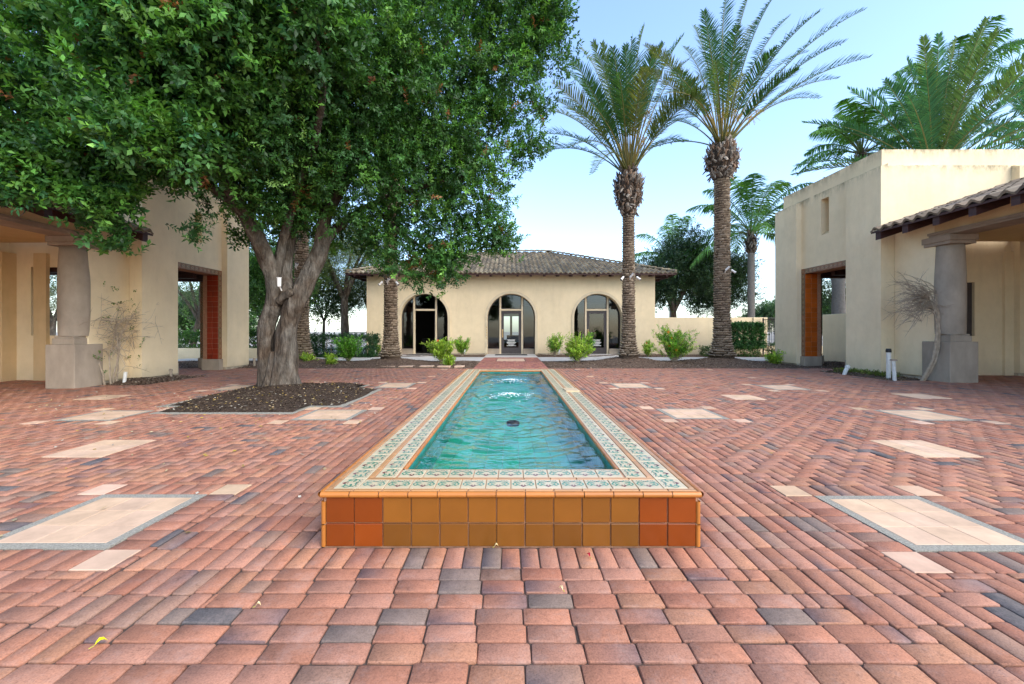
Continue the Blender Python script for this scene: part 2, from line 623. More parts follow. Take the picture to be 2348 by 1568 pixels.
for (x, y) in ((2.0, 10.47), (-2.0, 10.47), (5.93, 10.2), (2.0, 12.45), (-2.0, 12.45), (5.9, 12.3), (-5.9, 12.3)):
    SQ.append((x - .09, y - .09, x + .09, y + .09))
BEDR = [(-4.98, 5.70, -3.0, 8.80), (-5.32, 6.22, -2.52, 8.12)]     # tree bed, cross shaped, with its kerb


def rsub(r, b):
    x0, y0, x1, y1 = r[:4]
    if b[0] >= x1 or b[2] <= x0 or b[1] >= y1 or b[3] <= y0: return [r]
    out = []
    if b[0] > x0: out.append((x0, y0, b[0], y1) + r[4:])
    if b[2] < x1: out.append((b[2], y0, x1, y1) + r[4:])
    xa, xb = max(x0, b[0]), min(x1, b[2])
    if b[1] > y0: out.append((xa, y0, xb, b[1]) + r[4:])
    if b[3] < y1: out.append((xa, b[3], xb, y1) + r[4:])
    return out


def make_paving():
    rects = []
    # soldier row against the fountain's front, then running bond rows with stepped mitres
    for i in range(21):
        rects.append((-1 + i * U, PY0 - 2 * U, -1 + (i + 1) * U, PY0, 0))
    k = 0
    y = PY0 - 2 * U
    while y > .2:
        w = min(1 + U * (k + 1), RW)
        off = (k % 2) * U + (k % 3) * .012
        x = -w - 2 * U + off
        while x < w:
            a, b = max(x, -w), min(x + 2 * U, w)
            if b - a > .02: rects.append((a, y - U, b, y, 0))
            x += 2 * U
        y -= U; k += 1
    for s in (-1, 1):
        for c in range(9):
            x0 = 1 + c * U
            ys = PY0 - 2 * U - U * c
            ymax = 12.7
            y = ys - ((c % 2) * U) - .01 * (c % 3)
            while y < ymax:
                a, b = max(y, ys), min(y + 2 * U, ymax)
                if b - a > .02:
                    rects.append(((x0, a, x0 + U, b, 0) if s > 0 else (-x0 - U, a, -x0, b, 0)))
                y += 2 * U
    # behind the fountain
    for i in range(21):
        y = PY1
        y -= (i % 2) * U
        while y < 12.7:
            a, b = max(y, PY1), min(y + 2 * U, 12.7)
            if b - a > .02: rects.append((-1 + i * U, a, -1 + (i + 1) * U, b, 0))
            y += 2 * U
    # 90 degree herringbone over the rest
    field = []
    fx0, fx1, fy0 = -13.2, 13.2, .0
    nx = int((fx1 - fx0) / U) + 4
    ny = int(16.6 / U) + 3
    for j in range(-2, ny):
        for i in range(-2, nx):
            d = (i - j) % 4
            X, Y = fx0 + i * U, fy0 + j * U
            if d == 0: r = (X, Y, X + 2 * U, Y + U)
            elif d == 3: r = (X, Y, X + U, Y + 2 * U)
            else: continue
            if Y > 12.68 and not (X < -8.3 or X > 9.2): continue
            cx = (r[0] + r[2]) / 2
            field.append(r + (0,))
    frame = [(-RW, -1, RW, 12.75)]
    rings = []
    for (x0, x1, y0, y1, b, _l) in PADS:
        if b:
            rings.append((x0 - .19, y0 - .19, x1 + .19, y1 + .19))
            n = 7
            wx, wy = (x1 - x0) / n, (y1 - y0) / n
            for i in range(n):
                rects.append((x0 + i * wx, y1, x0 + (i + 1) * wx, y1 + .19, 0))
                rects.append((x0 + i * wx, y0 - .19, x0 + (i + 1) * wx, y0, 0))
                rects.append((x0 - .19, y0 + i * wy, x0, y0 + (i + 1) * wy, 0))
                rects.append((x1, y0 + i * wy, x1 + .19, y0 + (i + 1) * wy, 0))
    padr = [(p[0], p[2], p[1], p[3]) for p in PADS]

    def cut(rs, blocks):
        out = []
        for r in rs:
            ps = [r]
            for b in blocks:
                if b[0] >= r[2] or b[2] <= r[0] or b[1] >= r[3] or b[3] <= r[1]: continue
                ps = [q for p in ps for q in rsub(p, b)]
            out += [p for p in ps if p[2] - p[0] > .014 and p[3] - p[1] > .014]
        return out
    field = cut(field, frame + rings)
    rects = cut(rects + field, padr + SQ + BEDR)
    R = np.array([r[:4] for r in rects])
    n = len(R)
    rng = np.random.default_rng(3)
    g = .0027
    x0, y0, x1, y1 = R[:, 0] + g, R[:, 1] + g, R[:, 2] - g, R[:, 3] - g
    jit = rng.normal(0, .0009, (n, 4))
    x0 += jit[:, 0]; x1 += jit[:, 1]; y0 += jit[:, 2]; y1 += jit[:, 3]
    zb = rng.normal(0, .0016, n)
    tx, ty = rng.normal(0, .007, n), rng.normal(0, .007, n)
    V = np.empty((n, 24, 3))
    cx, cy = (x0 + x1) / 2, (y0 + y1) / 2
    # eight-cornered outline so that the arrises look tumbled
    cc_ = np.minimum(np.minimum(x1 - x0, y1 - y0) * .3, rng.uniform(.003, .009, n))
    for li, (ins, z) in enumerate(((.0, -.030), (.0, -.0042), (.0034, 0))):
        q = 0
        for (ax, ay) in ((0, 0), (1, 0), (1, 1), (0, 1)):
            for e in ((0, 1) if (ax, ay) in ((0, 0), (1, 1)) else (1, 0)):
                k = cc_ * (1.0 if li else .6)
                dx = k if e else 0 * k
                dy = 0 * k if e else k
                X = np.where(ax, x1 - ins - dx, x0 + ins + dx) + rng.normal(0, .0011, n) * (li > 0)
                Y = np.where(ay, y1 - ins - dy, y0 + ins + dy) + rng.normal(0, .0011, n) * (li > 0)
                V[:, li * 8 + q, 0] = X; V[:, li * 8 + q, 1] = Y
                V[:, li * 8 + q, 2] = z + zb + (X - cx) * tx + (Y - cy) * ty + rng.normal(0, .0005, n) * (li > 0)
                q += 1
    fl = []
    for a in (0, 8):
        for q in range(8):
            fl.append((a + q, a + (q + 1) % 8, a + 8 + (q + 1) % 8, a + 8 + q))
    fl += [(16, 17, 18, 19), (16, 19, 20, 23), (20, 21, 22, 23)]
    Fq = (np.arange(n)[:, None, None] * 24 + np.array(fl)[None]).reshape(-1, 4)
    pal = np.array([(.42, .188, .114), (.445, .216, .126), (.42, .206, .136), (.39, .166, .102), (.33, .192, .132), (.23, .168, .132), (.14, .124, .118)])
    pk = rng.choice(7, n, p=(.38, .15, .25, .10, .055, .040, .025))
    c = pal[pk] * np.clip(1 + rng.normal(0, .075, (n, 1)), .7, 1.35)
    C = np.repeat(c[:, None], 24, 1)
    # kiln-flashed pavers: one side or end burnt blue-grey
    fls = rng.random(n) < .085
    side = rng.integers(0, 4, n)
    SV = ((0, 1, 2, 7), (2, 3, 4, 1), (4, 5, 6, 3), (6, 7, 0, 5))
    for q in range(4):
        s = fls & (side == q)
        for vq in SV[q][:3]:
            for l in (0, 8, 16):
                C[s, l + vq] = C[s, l + vq] * .35 + np.array([.085, .085, .105]) * .65
    C[:, :8] *= .3  # paver sides and bevels darkened: joint shade painted into the vertex colours
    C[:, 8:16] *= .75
    base = []
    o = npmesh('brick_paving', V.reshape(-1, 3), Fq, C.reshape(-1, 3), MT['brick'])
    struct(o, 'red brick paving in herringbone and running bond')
    mb = MB()
    mb.add([(-13.6, -.6, -.0085), (13.6, -.6, -.0085), (13.6, 16.8, -.0085), (-13.6, 16.8, -.0085)], [(0, 1, 2, 3)])
    struct(mb.build('paving_bed', MT['joint']))
    # pale squares
    MT['pale'] = M('pale_paver', (.60, .41, .275), .8, .2, 4, 90, .2, .003, attr=True)
    mb = MB()
    for (a, b_, c_, d) in SQ:
        k = random.uniform(.9, 1.08)
        mb.tile(((a + c_) / 2, (b_ + d) / 2, -.03), (1, 0, 0), (0, 1, 0), (0, 0, 1), (c_ - a) / 2 - .003, (d - b_) / 2 - .003, .031, .003, 0, (k, k * random.uniform(.94, 1.02), k * random.uniform(.9, 1.02)))
    struct(mb.build('inlay_squares', MT['pale']), 'small pale squares set at the corners of the inlays')
    for (x0, x1, y0, y1, b, l) in PADS:
        mb = MB()
        e = .062 if b else .004
        if b:
            for r in ((x0 + .004, y0 + .004, x1 - .004, y0 + e), (x0 + .004, y1 - e, x1 - .004, y1 - .004), (x0 + .004, y0 + e, x0 + e, y1 - e), (x1 - e, y0 + e, x1 - .004, y1 - e)):
                mb.box(r[0], r[1], -.03, r[2], r[3], .0015, 1)
        w, h = (x1 - x0 - 2 * e) / 3, (y1 - y0 - 2 * e) / 3
        shade = .93 if x0 < -1 else 1.04
        for i in range(3):
            for j in range(3):
                k = random.uniform(.95, 1.05) * shade
                mb.tile((x0 + e + (i + .5) * w, y0 + e + (j + .5) * h, -.03), (1, 0, 0), (0, 1, 0), (0, 0, 1), w / 2 - .0015, h / 2 - .0015, .0325, .002, 0, (k, k, k * random.uniform(.94, 1.02)))
        struct(mb.build('paving_inlay', [MT['pale'], MT['aggregate']]), l)


make_paving()

# ground, walks and beds
mb = MB()
mb.add([(-700, -60, -.06), (700, -60, -.06), (700, 900, -.06), (-700, 900, -.06)], [(0, 1, 2, 3)])
struct(mb.build('ground', MT['ground']))
WK = 1.16
mb = MB()
for (a, b) in ((-13.5, -WK), (WK, 13.5)):
    n = 10
    for i in range(n):
        xa, xb = a + (b - a) * i / n, a + (b - a) * (i + 1) / n
        mb.box(xa + .006, 15.9, -.05, xb - .006, 18.15, .012)
mb.box(-WK - .02, 18.2, -.05, WK + .02, 20.9, .02)
struct(mb.build('sidewalk', MT['concrete'], bevel=.008), 'pale concrete walk along the front of the building')
for cx in (-4.27, 4.28):
    mb = MB()
    mb.box(cx - 1.25, 18.16, -.05, cx + 1.25, 20.9, .02)
    struct(mb.build('path', MT['concrete'], bevel=.008), 'concrete landing in front of a side arch')


def walkway():
    n_x = int(2 * WK / U)
    rng = random.Random(5)
    mb = MB()
    for i in range(n_x):
        x0 = -WK + i * 2 * WK / n_x
        y = 12.76 - (i % 2) * U
        while y < 18.15:
            a, b = max(y, 12.76), min(y + 2 * U, 18.15)
            cx = x0 + WK / n_x
            if b - a > .03 and not (abs(cx) < .56 and 15.9 < (a + b) / 2 < 17.4):
                k = rng.uniform(.8, 1.2)
                c = rng.choice([(.40, .15, .10), (.44, .19, .11), (.36, .14, .11), (.33, .12, .09)])
                mb.tile((cx, (a + b) / 2, -.03), (1, 0, 0), (0, 1, 0), (0, 0, 1), WK / n_x - .002, (b - a) / 2 - .002, .031 + rng.gauss(0, .001), .005, 0, tuple(v * k for v in c))
            y += 2 * U
    mb.tile((0, 16.65, -.03), (1, 0, 0), (0, 1, 0), (0, 0, 1), .55, .74, .032, .003, 1)
    struct(mb.build('walkway', [MT['brick'], MT['pale']]), 'red brick walk from the fountain to the middle door')
    mb = MB()
    mb.box(-WK, 12.72, -.06, WK, 18.18, -.014)
    struct(mb.build('walkway_bed', MT['joint']))


walkway()

PALMS = [(-7.27, 14.4), (-4.14, 14.3), (4.12, 14.5), (7.39, 14.5)]


def bed_height(x, y, mounds, rng, amp=.018):
    z = .02 + amp * (np.sin(x * 3.1 + y) * np.sin(y * 4.3) + np.sin(x * 7.7) * np.sin(y * 6.1 + x) * .6)
    for (mx, my, h, r) in mounds:
        z = z + h * np.exp(-((x - mx) ** 2 + (y - my) ** 2) / (r * r))
    return z


def mulch(name, label, x0, x1, y0, y1, mounds, nchip, seed, cols, inside=None, chip=(.05, .018), step=.1, edge=.25):
    rng = np.random.default_rng(seed)
    nx, ny = max(2, int((x1 - x0) / step)), max(2, int((y1 - y0) / step))
    gx, gy = np.meshgrid(np.linspace(x0, x1, nx + 1), np.linspace(y0, y1, ny + 1))

    def hz(x, y):
        z = bed_height(x, y, mounds, rng)
        ed = np.minimum.reduce([x - x0, x1 - x, y - y0, y1 - y])
        return z * np.clip(ed / edge, 0, 1) - .004
    gz = hz(gx, gy)
    V = np.stack([gx.ravel(), gy.ravel(), gz.ravel()], 1)
    idx = np.arange((nx + 1) * (ny + 1)).reshape(ny + 1, nx + 1)
    Fq = np.stack([idx[:-1, :-1], idx[:-1, 1:], idx[1:, 1:], idx[1:, :-1]], -1).reshape(-1, 4)
    if inside is not None:
        c = V[Fq].mean(1)
        Fq = Fq[inside(c[:, 0], c[:, 1])]
    C = np.tile(np.array(cols[0]), (len(V), 1))
    cx, cy = rng.uniform(x0, x1, nchip), rng.uniform(y0, y1, nchip)
    if inside is not None:
        k = inside(cx, cy); cx, cy = cx[k], cy[k]
    n = len(cx)
    P = np.stack([cx, cy, hz(cx, cy) + .006], 1)
    th = rng.uniform(0, 6.28, n)
    D = np.stack([np.cos(th), np.sin(th), rng.normal(0, .3, n)], 1)
    N = np.stack([rng.normal(0, .35, n), rng.normal(0, .35, n), np.ones(n)], 1)
    cc = np.array(cols)[rng.choice(len(cols), n)] * rng.uniform(.6, 1.5, (n, 1))
    V2, F2, C2 = leaf_arrays(P, D, N, rng.uniform(.5, 1.4, n) * chip[0], rng.uniform(.5, 1.4, n) * chip[1], cc)
    o = npmesh(name, np.concatenate([V, V2]), np.concatenate([Fq, F2 + len(V)]), np.concatenate([C, C2]), MT['mulch'])
    return struct(o, label, 'stuff')


MUL = [(.17, .115, .08), (.28, .20, .14), (.42, .31, .22), (.22, .14, .10), (.11, .072, .052), (.50, .40, .29)]
mulch('mulch', 'bark mulch bed with palm mounds left of the brick walk', -12.6, -WK - .02, 12.74, 15.9, [(px, py, .21, 1.0) for px, py in PALMS[:2]], 15000, 1, MUL)
mulch('mulch', 'bark mulch bed with palm mounds right of the brick walk', WK + .02, 12.6, 12.74, 15.9, [(px, py, .23, 1.05) for px, py in PALMS[2:]], 15000, 2, MUL)
mulch('mulch', 'narrow mulch strip along the foot of the building, left half', -12.6, -WK - .05, 18.17, 20.34, [], 3500, 3, MUL)
mulch('mulch', 'narrow mulch strip along the foot of the building, right half', WK + .05, 12.6, 18.17, 20.34, [], 3500, 4, MUL)
mulch('soil', 'dark soil and dead leaves along the right tower and arcade wall', 8.75, 9.75, 9.55, 11.9, [(9.4, 10.6, .05, .8)], 1300, 6, MUL + [(.30, .20, .08)], None, (.05, .028))
mulch('soil', 'dark soil and dead leaves along the left tower and arcade wall', -8.75, -7.75, 8.75, 10.6, [(-8.4, 9.4, .05, .8)], 1300, 7, MUL, None, (.05, .028))


def inbed(x, y, e=.10):
    r = np.zeros(np.shape(x), bool)
    for b in BEDR:
        r |= (x > b[0] + e) & (x < b[2] - e) & (y > b[1] + e) & (y < b[3] - e)
    return r


SOIL = [(.080, .056, .040), (.12, .085, .06), (.16, .115, .08), (.055, .038, .028)]
TX, TY = -4.42, 8.05
mulch('soil', 'dark soil of the bed under the spreading tree', -5.3, -2.5, 5.7, 8.8, [(TX + .1, TY - .2, .10, 1.3)], 8000, 8, SOIL, lambda x, y: inbed(x, y, .07), (.03, .016), .06, .3)
# kerb of the tree bed: outline of the cross
mb = MB()
kr = []
for b in BEDR:
    parts = [b]
    for c in BEDR:
        parts = [q for p in parts for q in rsub(p, (c[0] + .1, c[1] + .1, c[2] - .1, c[3] - .1))]
    kr += parts
kr2 = []
for r in kr:
    ps = [r]
    for q in kr2: ps = [z for p in ps for z in rsub(p, q)]
    kr2 += ps
for r in kr2:
    if r[2] - r[0] > .005 and r[3] - r[1] > .005:
        mb.box(r[0], r[1], -.03, r[2], r[3], .006)
struct(mb.build('kerb_strip', MT['aggregate']), 'grey pebble concrete edging round the tree bed')


# ------------------------------------------------------------------ fountain
def arc(cx, cy, r, a0, a1, w0, w1, n=9):
    L, Rr = [], []
    for i in range(n):
        t = i / (n - 1)
        a = math.radians(a0 + (a1 - a0) * t)
        w = (w0 + (w1 - w0) * t) / 2
        L.append((cx + (r + w) * math.cos(a), cy + (r + w) * math.sin(a)))
        Rr.append((cx + (r - w) * math.cos(a), cy + (r - w) * math.sin(a)))
    return [(L[i], L[i + 1], Rr[i + 1], Rr[i]) for i in range(n - 1)]


GREEN, RED, DARK, GREEN2 = (.055, .225, .125), (.15, .018, .018), (.045, .03, .025), (.12, .30, .18)


def motif():
    ps = []
    for s in (-1, 1):
        def mir(q): return [tuple((.5 + s * (x - .5), y) for (x, y) in p) for p in q]
        for (q, c) in ((arc(.22, .46, .17, 250, 30, .055, .10), GREEN), (arc(.27, .50, .075, 300, 60, .07, .03), GREEN2), (arc(.10, .36, .12, 20, -80, .11, .03), GREEN),
                       (arc(.30, .66, .16, 170, 20, .03, .075), GREEN), (arc(.40, .40, .12, 200, 290, .08, .03), GREEN), (arc(.06, .70, .09, 90, -60, .03, .07), GREEN2)):
            ps += [(p, c) for p in mir(q)]
        for (x, y) in ((.36, .90), (.25, .86), (.44, .82), (.14, .90)):
            q = [((x - .035, y), (x, y - .028), (x + .04, y + .005), (x, y + .03))]
            ps += [(p, DARK) for p in mir(q)]
        ps += [(p, RED) for p in mir([((.5, .10), (.385, .22), (.40, .33), (.465, .285)), ((.465, .285), (.5, .235), (.5, .10), (.5, .10))])]
        ps += [(p, RED) for p in mir([((.42, .36), (.445, .40), (.48, .36), (.45, .32))])]
    ps.append((((.5, .72), (.46, .77), (.5, .83), (.54, .77)), DARK))
    return ps


MOT = motif()


def painted(mb, o, u, w, a, b, rnd):
    """decorated tile: origin corner o, unit axes u (along), w (inwards), size a x b"""
    o, u, w = Vector(o), Vector(u), Vector(w)
    n = Vector((0, 0, 1))
    k = rnd.uniform(.93, 1.06)
    mb.tile(o + u * (a / 2) + w * (b / 2), u, w, n, a / 2 - .0022, b / 2 - .0018, .0055, .0018, 0, (.55 * k, .45 * k, .28 * k))
    z = n * .0062
    fade = rnd.uniform(.0, .22)
    for (p, c) in MOT:
        cc = tuple(v * (1 - fade) + .5 * fade for v in c)
        mb.add([o + u * (a * (.04 + .92 * x)) + w * (b * (.05 + .9 * y)) + z for (x, y) in p], [(0, 1, 2, 3)], 0, cc)


def make_fountain():
    T = thing('fountain', 'long raised tiled fountain pool with orange front and painted rim', 'fountain', None, (0, PY0, 0))
    off = Vector((0, -PY0, 0))
    inv = Matrix.Translation(off)
    rnd = random.Random(4)

    def fin(mb, name, mats, **k):
        mb.v = [(x, y - PY0, z) for (x, y, z) in mb.v]
        return mb.build(name, mats, T, **k)
    IX, IY0, IY1 = .651, PY0 + .37, 8.97
    ZT = .288
    core = MB()
    t = .012
    core.box(-1 + t, PY0 + t, -.1, 1 - t, IY0 - t, ZT)
    core.box(-1 + t, IY1 + t, -.1, 1 - t, PY1 - t, ZT)
    core.box(-1 + t, IY0 - t, -.1, -IX - t, IY1 + t, ZT)
    core.box(IX + t, IY0 - t, -.1, 1 - t, IY1 + t, ZT)
    fin(core, 'pool_wall', MT['grout'])
    # face tiles
    nX = 13
    w = (2.0 - .05) / nX
    def face(px, py, u, n, count, width, colf, name):
        mb = MB()
        rows = [(.003, .124), (.128, .262)]
        for i in range(count):
            for r, (z0, z1) in enumerate(rows):
                c = colf(i, r)
                k = rnd.uniform(.86, 1.12)
                o = Vector((px, py, 0)) + Vector(u) * (width * (i + .5)) + Vector((0, 0, (z0 + z1) / 2))
                o = o - Vector(n) * .0 + Vector((rnd.gauss(0, .0007), rnd.gauss(0, .0007), 0))
                mb.tile(o, u, (0, 0, 1), n, width / 2 - .0028, (z1 - z0) / 2 - .001, .0115, .0025, 0, tuple(v * k for v in c))
        return fin(mb, name, MT['orange'])
    OR, OC, OC2 = (.225, .043, .003), (.225, .078, .009), (.18, .064, .008)
    face(-.975, PY0 + t, (1, 0, 0), (0, -1, 0), 13, w, lambda i, r: OR if i < 2 or i > 10 else (OC if r else OC2), 'front_tiles')
    ny = 46
    wy = (PY1 - PY0 - .05) / ny
    face(-1 + t, PY0 + .025, (0, 1, 0), (-1, 0, 0), ny, wy, lambda i, r: OR if rnd.random() < .5 else OC, 'side_tiles')
    face(1 - t, PY0 + .025, (0, 1, 0), (1, 0, 0), ny, wy, lambda i, r: OR if rnd.random() < .5 else OC, 'side_tiles')
    face(-.975, PY1 - t, (1, 0, 0), (0, 1, 0), 13, w, lambda i, r: OR, 'back_tiles')
    # bullnose edging: vertical corner beads and the rounded rim trim, in short glazed lengths
    bn = MB()
    BC = (.45, .16, .03)
    def bead(p0, p1, r, n):
        nonlocal bn
        p0, p1 = Vector(p0), Vector(p1)
        d = (p1 - p0) / n
        g = d.normalized() * .0022
        for i in range(n):
            k = rnd.uniform(.85, 1.12)
            bn.tube([p0 + d * i + g, p0 + d * (i + 1) - g], r, 12, 0, tuple(v * k for v in BC), cap=False)
    zr = ZT - .010
    inner = []
    bead((-1.0, PY0 - .001, zr), (1.0, PY0 - .001, zr), .0155, 13)
    bead((-1.0, PY1, zr), (1.0, PY1, zr), .0155, 13)
    for s in (-1, 1):
        bead((s * 1.001, PY0, zr), (s * 1.001, PY1, zr), .0155, 46)
        for z in (0, .12):
            bead((s * .988, PY0 + .010, z), (s * .988, PY0 + .010, z + (.122 if z else .118)), .0125, 1)
        inner.append(((s * (IX + .008), IY0 - .005, ZT - .012), (s * (IX + .008), IY1, ZT - .012), .0155, 42))
    fin(bn, 'rim_edging', MT['orange'], smooth=True)
    bn = MB()
    for q in inner: bead(*q)
    bead((-IX, IY1 + .006, ZT - .012), (IX, IY1 + .006, ZT - .012), .0155, 9)
    bead((-IX, IY0 - .006, ZT - .014), (IX, IY0 - .006, ZT - .014), .0145, 9)
    fin(bn, 'rim_edging', MT['orange'], smooth=True)
    # painted coping: two rows of decorated tiles with orange strips
    cp = MB()
    st = MB()
    SC = (.47, .24, .095)
    def strip(x0, y0, x1, y1, n, along):
        for i in range(n):
            k = rnd.uniform(.85, 1.1)
            c = tuple(v * k for v in SC)
            if along == 'x':
                d = (x1 - x0) / n
                st.tile((x0 + d * (i + .5), (y0 + y1) / 2, ZT), (1, 0, 0), (0, 1, 0), (0, 0, 1), d / 2 - .002, (y1 - y0) / 2 - .0012, .0062, .003, 0, c)
            else:
                d = (y1 - y0) / n
                st.tile(((x0 + x1) / 2, y0 + d * (i + .5), ZT), (1, 0, 0), (0, 1, 0), (0, 0, 1), (x1 - x0) / 2 - .0012, d / 2 - .002, .0062, .003, 0, c)
    a0, a1, b0, b1 = .045, .177, .215, .349
    Ls = 2.0 - 2 * a0
    for (sy, yo) in ((1, PY0), (-1, PY1)):
        nA = 12
        wA = (Ls - 2 * .132) / nA
        for i in range(nA):
            x = -1 + a0 + .132 + wA * i
            if sy > 0: painted(cp, (x, yo + a0, ZT), (1, 0, 0), (0, 1, 0), wA, a1 - a0, rnd)
            else: painted(cp, (x + wA, yo - a0, ZT), (-1, 0, 0), (0, -1, 0), wA, a1 - a0, rnd)
        nB = 9
        wB = (2.0 - 2 * b0 - 2 * .13) / nB
        for i in range(nB):
            x = -1 + b0 + .13 + wB * i
            if sy > 0: painted(cp, (x, yo + b0, ZT), (1, 0, 0), (0, 1, 0), wB, b1 - b0, rnd)
            else: painted(cp, (x + wB, yo - b0, ZT), (-1, 0, 0), (0, -1, 0), wB, b1 - b0, rnd)
        y_ = lambda d: yo + sy * d
        q = sorted((y_(.014), y_(a0 - .001)))
        strip(-1 + .014, q[0], 1 - .014, q[1], 13, 'x')
        q = sorted((y_(a1 + .001), y_(b0 - .001)))
        strip(-1 + a1, q[0], 1 - a1, q[1], 11, 'x')
    for s in (-1, 1):
        for (c0, c1) in ((a0, a1), (b0, b1 - .014)):
            ya, yb = PY0 + c0, PY1 - c0
            n = int(round((yb - ya) / .154))
            wl = (yb - ya) / n
            for i in range(n):
                y = ya + wl * i
                if s < 0: painted(cp, (-1 + c0, y + wl, ZT), (0, -1, 0), (1, 0, 0), wl, c1 - c0, rnd)
                else: painted(cp, (1 - c0, y, ZT), (0, 1, 0), (-1, 0, 0), wl, c1 - c0, rnd)
        x = sorted((s * (1 - .014), s * (1 - a0 + .001)))
        strip(x[0], PY0 + a0, x[1], PY1 - a0, 46, 'y')
        x = sorted((s * (1 - a1 - .001), s * (1 - b0 + .001)))
        strip(x[0], PY0 + b0, x[1], PY1 - b0, 44, 'y')
    fin(cp, 'painted_tiles', MT['paint'])
    fin(st, 'rim_strips', MT['orange'])
    # teal lining and floor
    ln = MB()
    tc = (.010, .20, .175)
    zf = .004
    def lining(p, u, n, length, count):
        for i in range(count):
            for (z0, z1) in ((zf, .10), (.104, .2), (.204, ZT - .024)):
                k = rnd.uniform(.75, 1.25)
                w_ = length / count
                ln.tile(Vector(p) + Vector(u) * (w_ * (i + .5)) + Vector((0, 0, (z0 + z1) / 2)), u, (0, 0, 1), n, w_ / 2 - .0015, (z1 - z0) / 2 - .0005, .008, .002, 0, tuple(v * k for v in tc))
    lining((-IX - .008, IY0, 0), (0, 1, 0), (1, 0, 0), IY1 - IY0, 42)
    lining((IX + .008, IY0, 0), (0, 1, 0), (-1, 0, 0), IY1 - IY0, 42)
    lining((-IX, IY0 - .008, 0), (1, 0, 0), (0, 1, 0), 2 * IX, 9)
    lining((-IX, IY1 + .008, 0), (1, 0, 0), (0, -1, 0), 2 * IX, 9)
    n1, n2 = 9, 44
    for i in range(n1):
        for j in range(n2):
            k = rnd.uniform(.8, 1.2)
            ln.tile((-IX + 2 * IX * (i + .5) / n1, IY0 + (IY1 - IY0) * (j + .5) / n2, zf - .004), (1, 0, 0), (0, 1, 0), (0, 0, 1), IX / n1 - .002, (IY1 - IY0) / n2 / 2 - .002, .006, .001, 0, (.018 * k, .37 * k, .215 * k))
    ln.box(-IX - .02, IY0 - .02, zf - .05, IX + .02, IY1 + .02, zf - .0045, 1)
    fin(ln, 'pool_lining', [MT['teal'], MT['concrete']])
    # water with upwelling rings
    zw = .243
    nx, ny_ = 110, 520
    gx, gy = np.meshgrid(np.linspace(-IX, IX, nx), np.linspace(IY0, IY1, ny_))
    z = np.zeros_like(gx)
    for (sx, sy, amp, wl, dec) in ((.0, 3.75, .0025, .11, 1.1), (.0, 5.7, .017, .17, .65), (0, 7.4, .016, .18, .6), (-.2, 4.4, .003, .13, 1.4)):
        d = np.hypot(gx - sx, (gy - sy))
        z += amp * np.cos(2 * PI * d / wl) * np.exp(-(d / dec) ** 1.3)
        z += (.016 if amp > .01 else 0) * np.exp(-(d / .16) ** 2)
    rng = np.random.default_rng(8)
    for i in range(26):
        a = rng.uniform(0, 6.28); k = rng.uniform(7, 34)
        z += rng.uniform(.2, 1) * .032 / k * np.sin(k * (gx * math.cos(a) + gy * math.sin(a)) + rng.uniform(0, 6.28))
    V = np.stack([gx.ravel(), gy.ravel(), zw + z.ravel()], 1)
    idx = np.arange(nx * ny_).reshape(ny_, nx)
    Fq = np.stack([idx[:-1, :-1], idx[:-1, 1:], idx[1:, 1:], idx[1:, :-1]], -1).reshape(-1, 4)
    o = npmesh('water', V, Fq, np.ones((len(V), 3)), MT['water'], None, True)
    struct(o, 'rippled teal water in the tiled fountain pool')
    # nozzle, foam
    nz = MB()
    nz.lathe([(.06, .215), (.068, .243), (.056, .256), (.035, .258), (.03, .25)], .02, 4.06, 20)
    tag(nz.build('fountain_nozzle', MT['black'], smooth=True), 'black round fountain nozzle just breaking the teal water', 'nozzle')
    fm = MB()
    for (sx, sy, n, r) in ((0, 5.7, 150, .32), (0, 7.4, 140, .32)):
        for i in range(n):
            a, d = rnd.uniform(0, 6.28), abs(rnd.gauss(0, r * .55))
            x, y = sx + d * math.cos(a), sy + d * math.sin(a)
            s = rnd.uniform(.003, .009)
            if abs(x) < IX - .03:
                zz = zw + .010 + .03 * math.exp(-(d / .17) ** 2)
                fm.add([(x - s * 1.6, y, zz), (x, y - s, zz), (x + s * 1.6, y, zz), (x, y + s, zz), (x, y, zz + s * .8)], [(0, 1, 4), (1, 2, 4), (2, 3, 4), (3, 0, 4)])
    MT['foam'] = M('water_foam', (.8, .86, .86), .3, .05, 5)
    struct(fm.build('foam', MT['foam']), 'white bubbles where the fountain jets well up', 'stuff')
    lt = MB()
    lt.tile((.865, 5.93, .2945), (1, .04, 0), (-.04, 1, 0), (0, 0, 1), .098, .15, .014, .003, 0, (.62, .46, .27))
    tag(lt.build('loose_tile', MT['paint']), 'loose beige tile lying on the right rim of the fountain', 'tile')


make_fountain()
MT['footing'] = M('rough_footing', (.40, .33, .235), .95, .35, 7, 50, .5, .01)
# ------------------------------------------------------------------ tile roofs
TILEC = [(.235, .19, .125), (.275, .225, .145), (.20, .168, .12), (.30, .25, .17), (.18, .15, .108), (.25, .195, .125)]


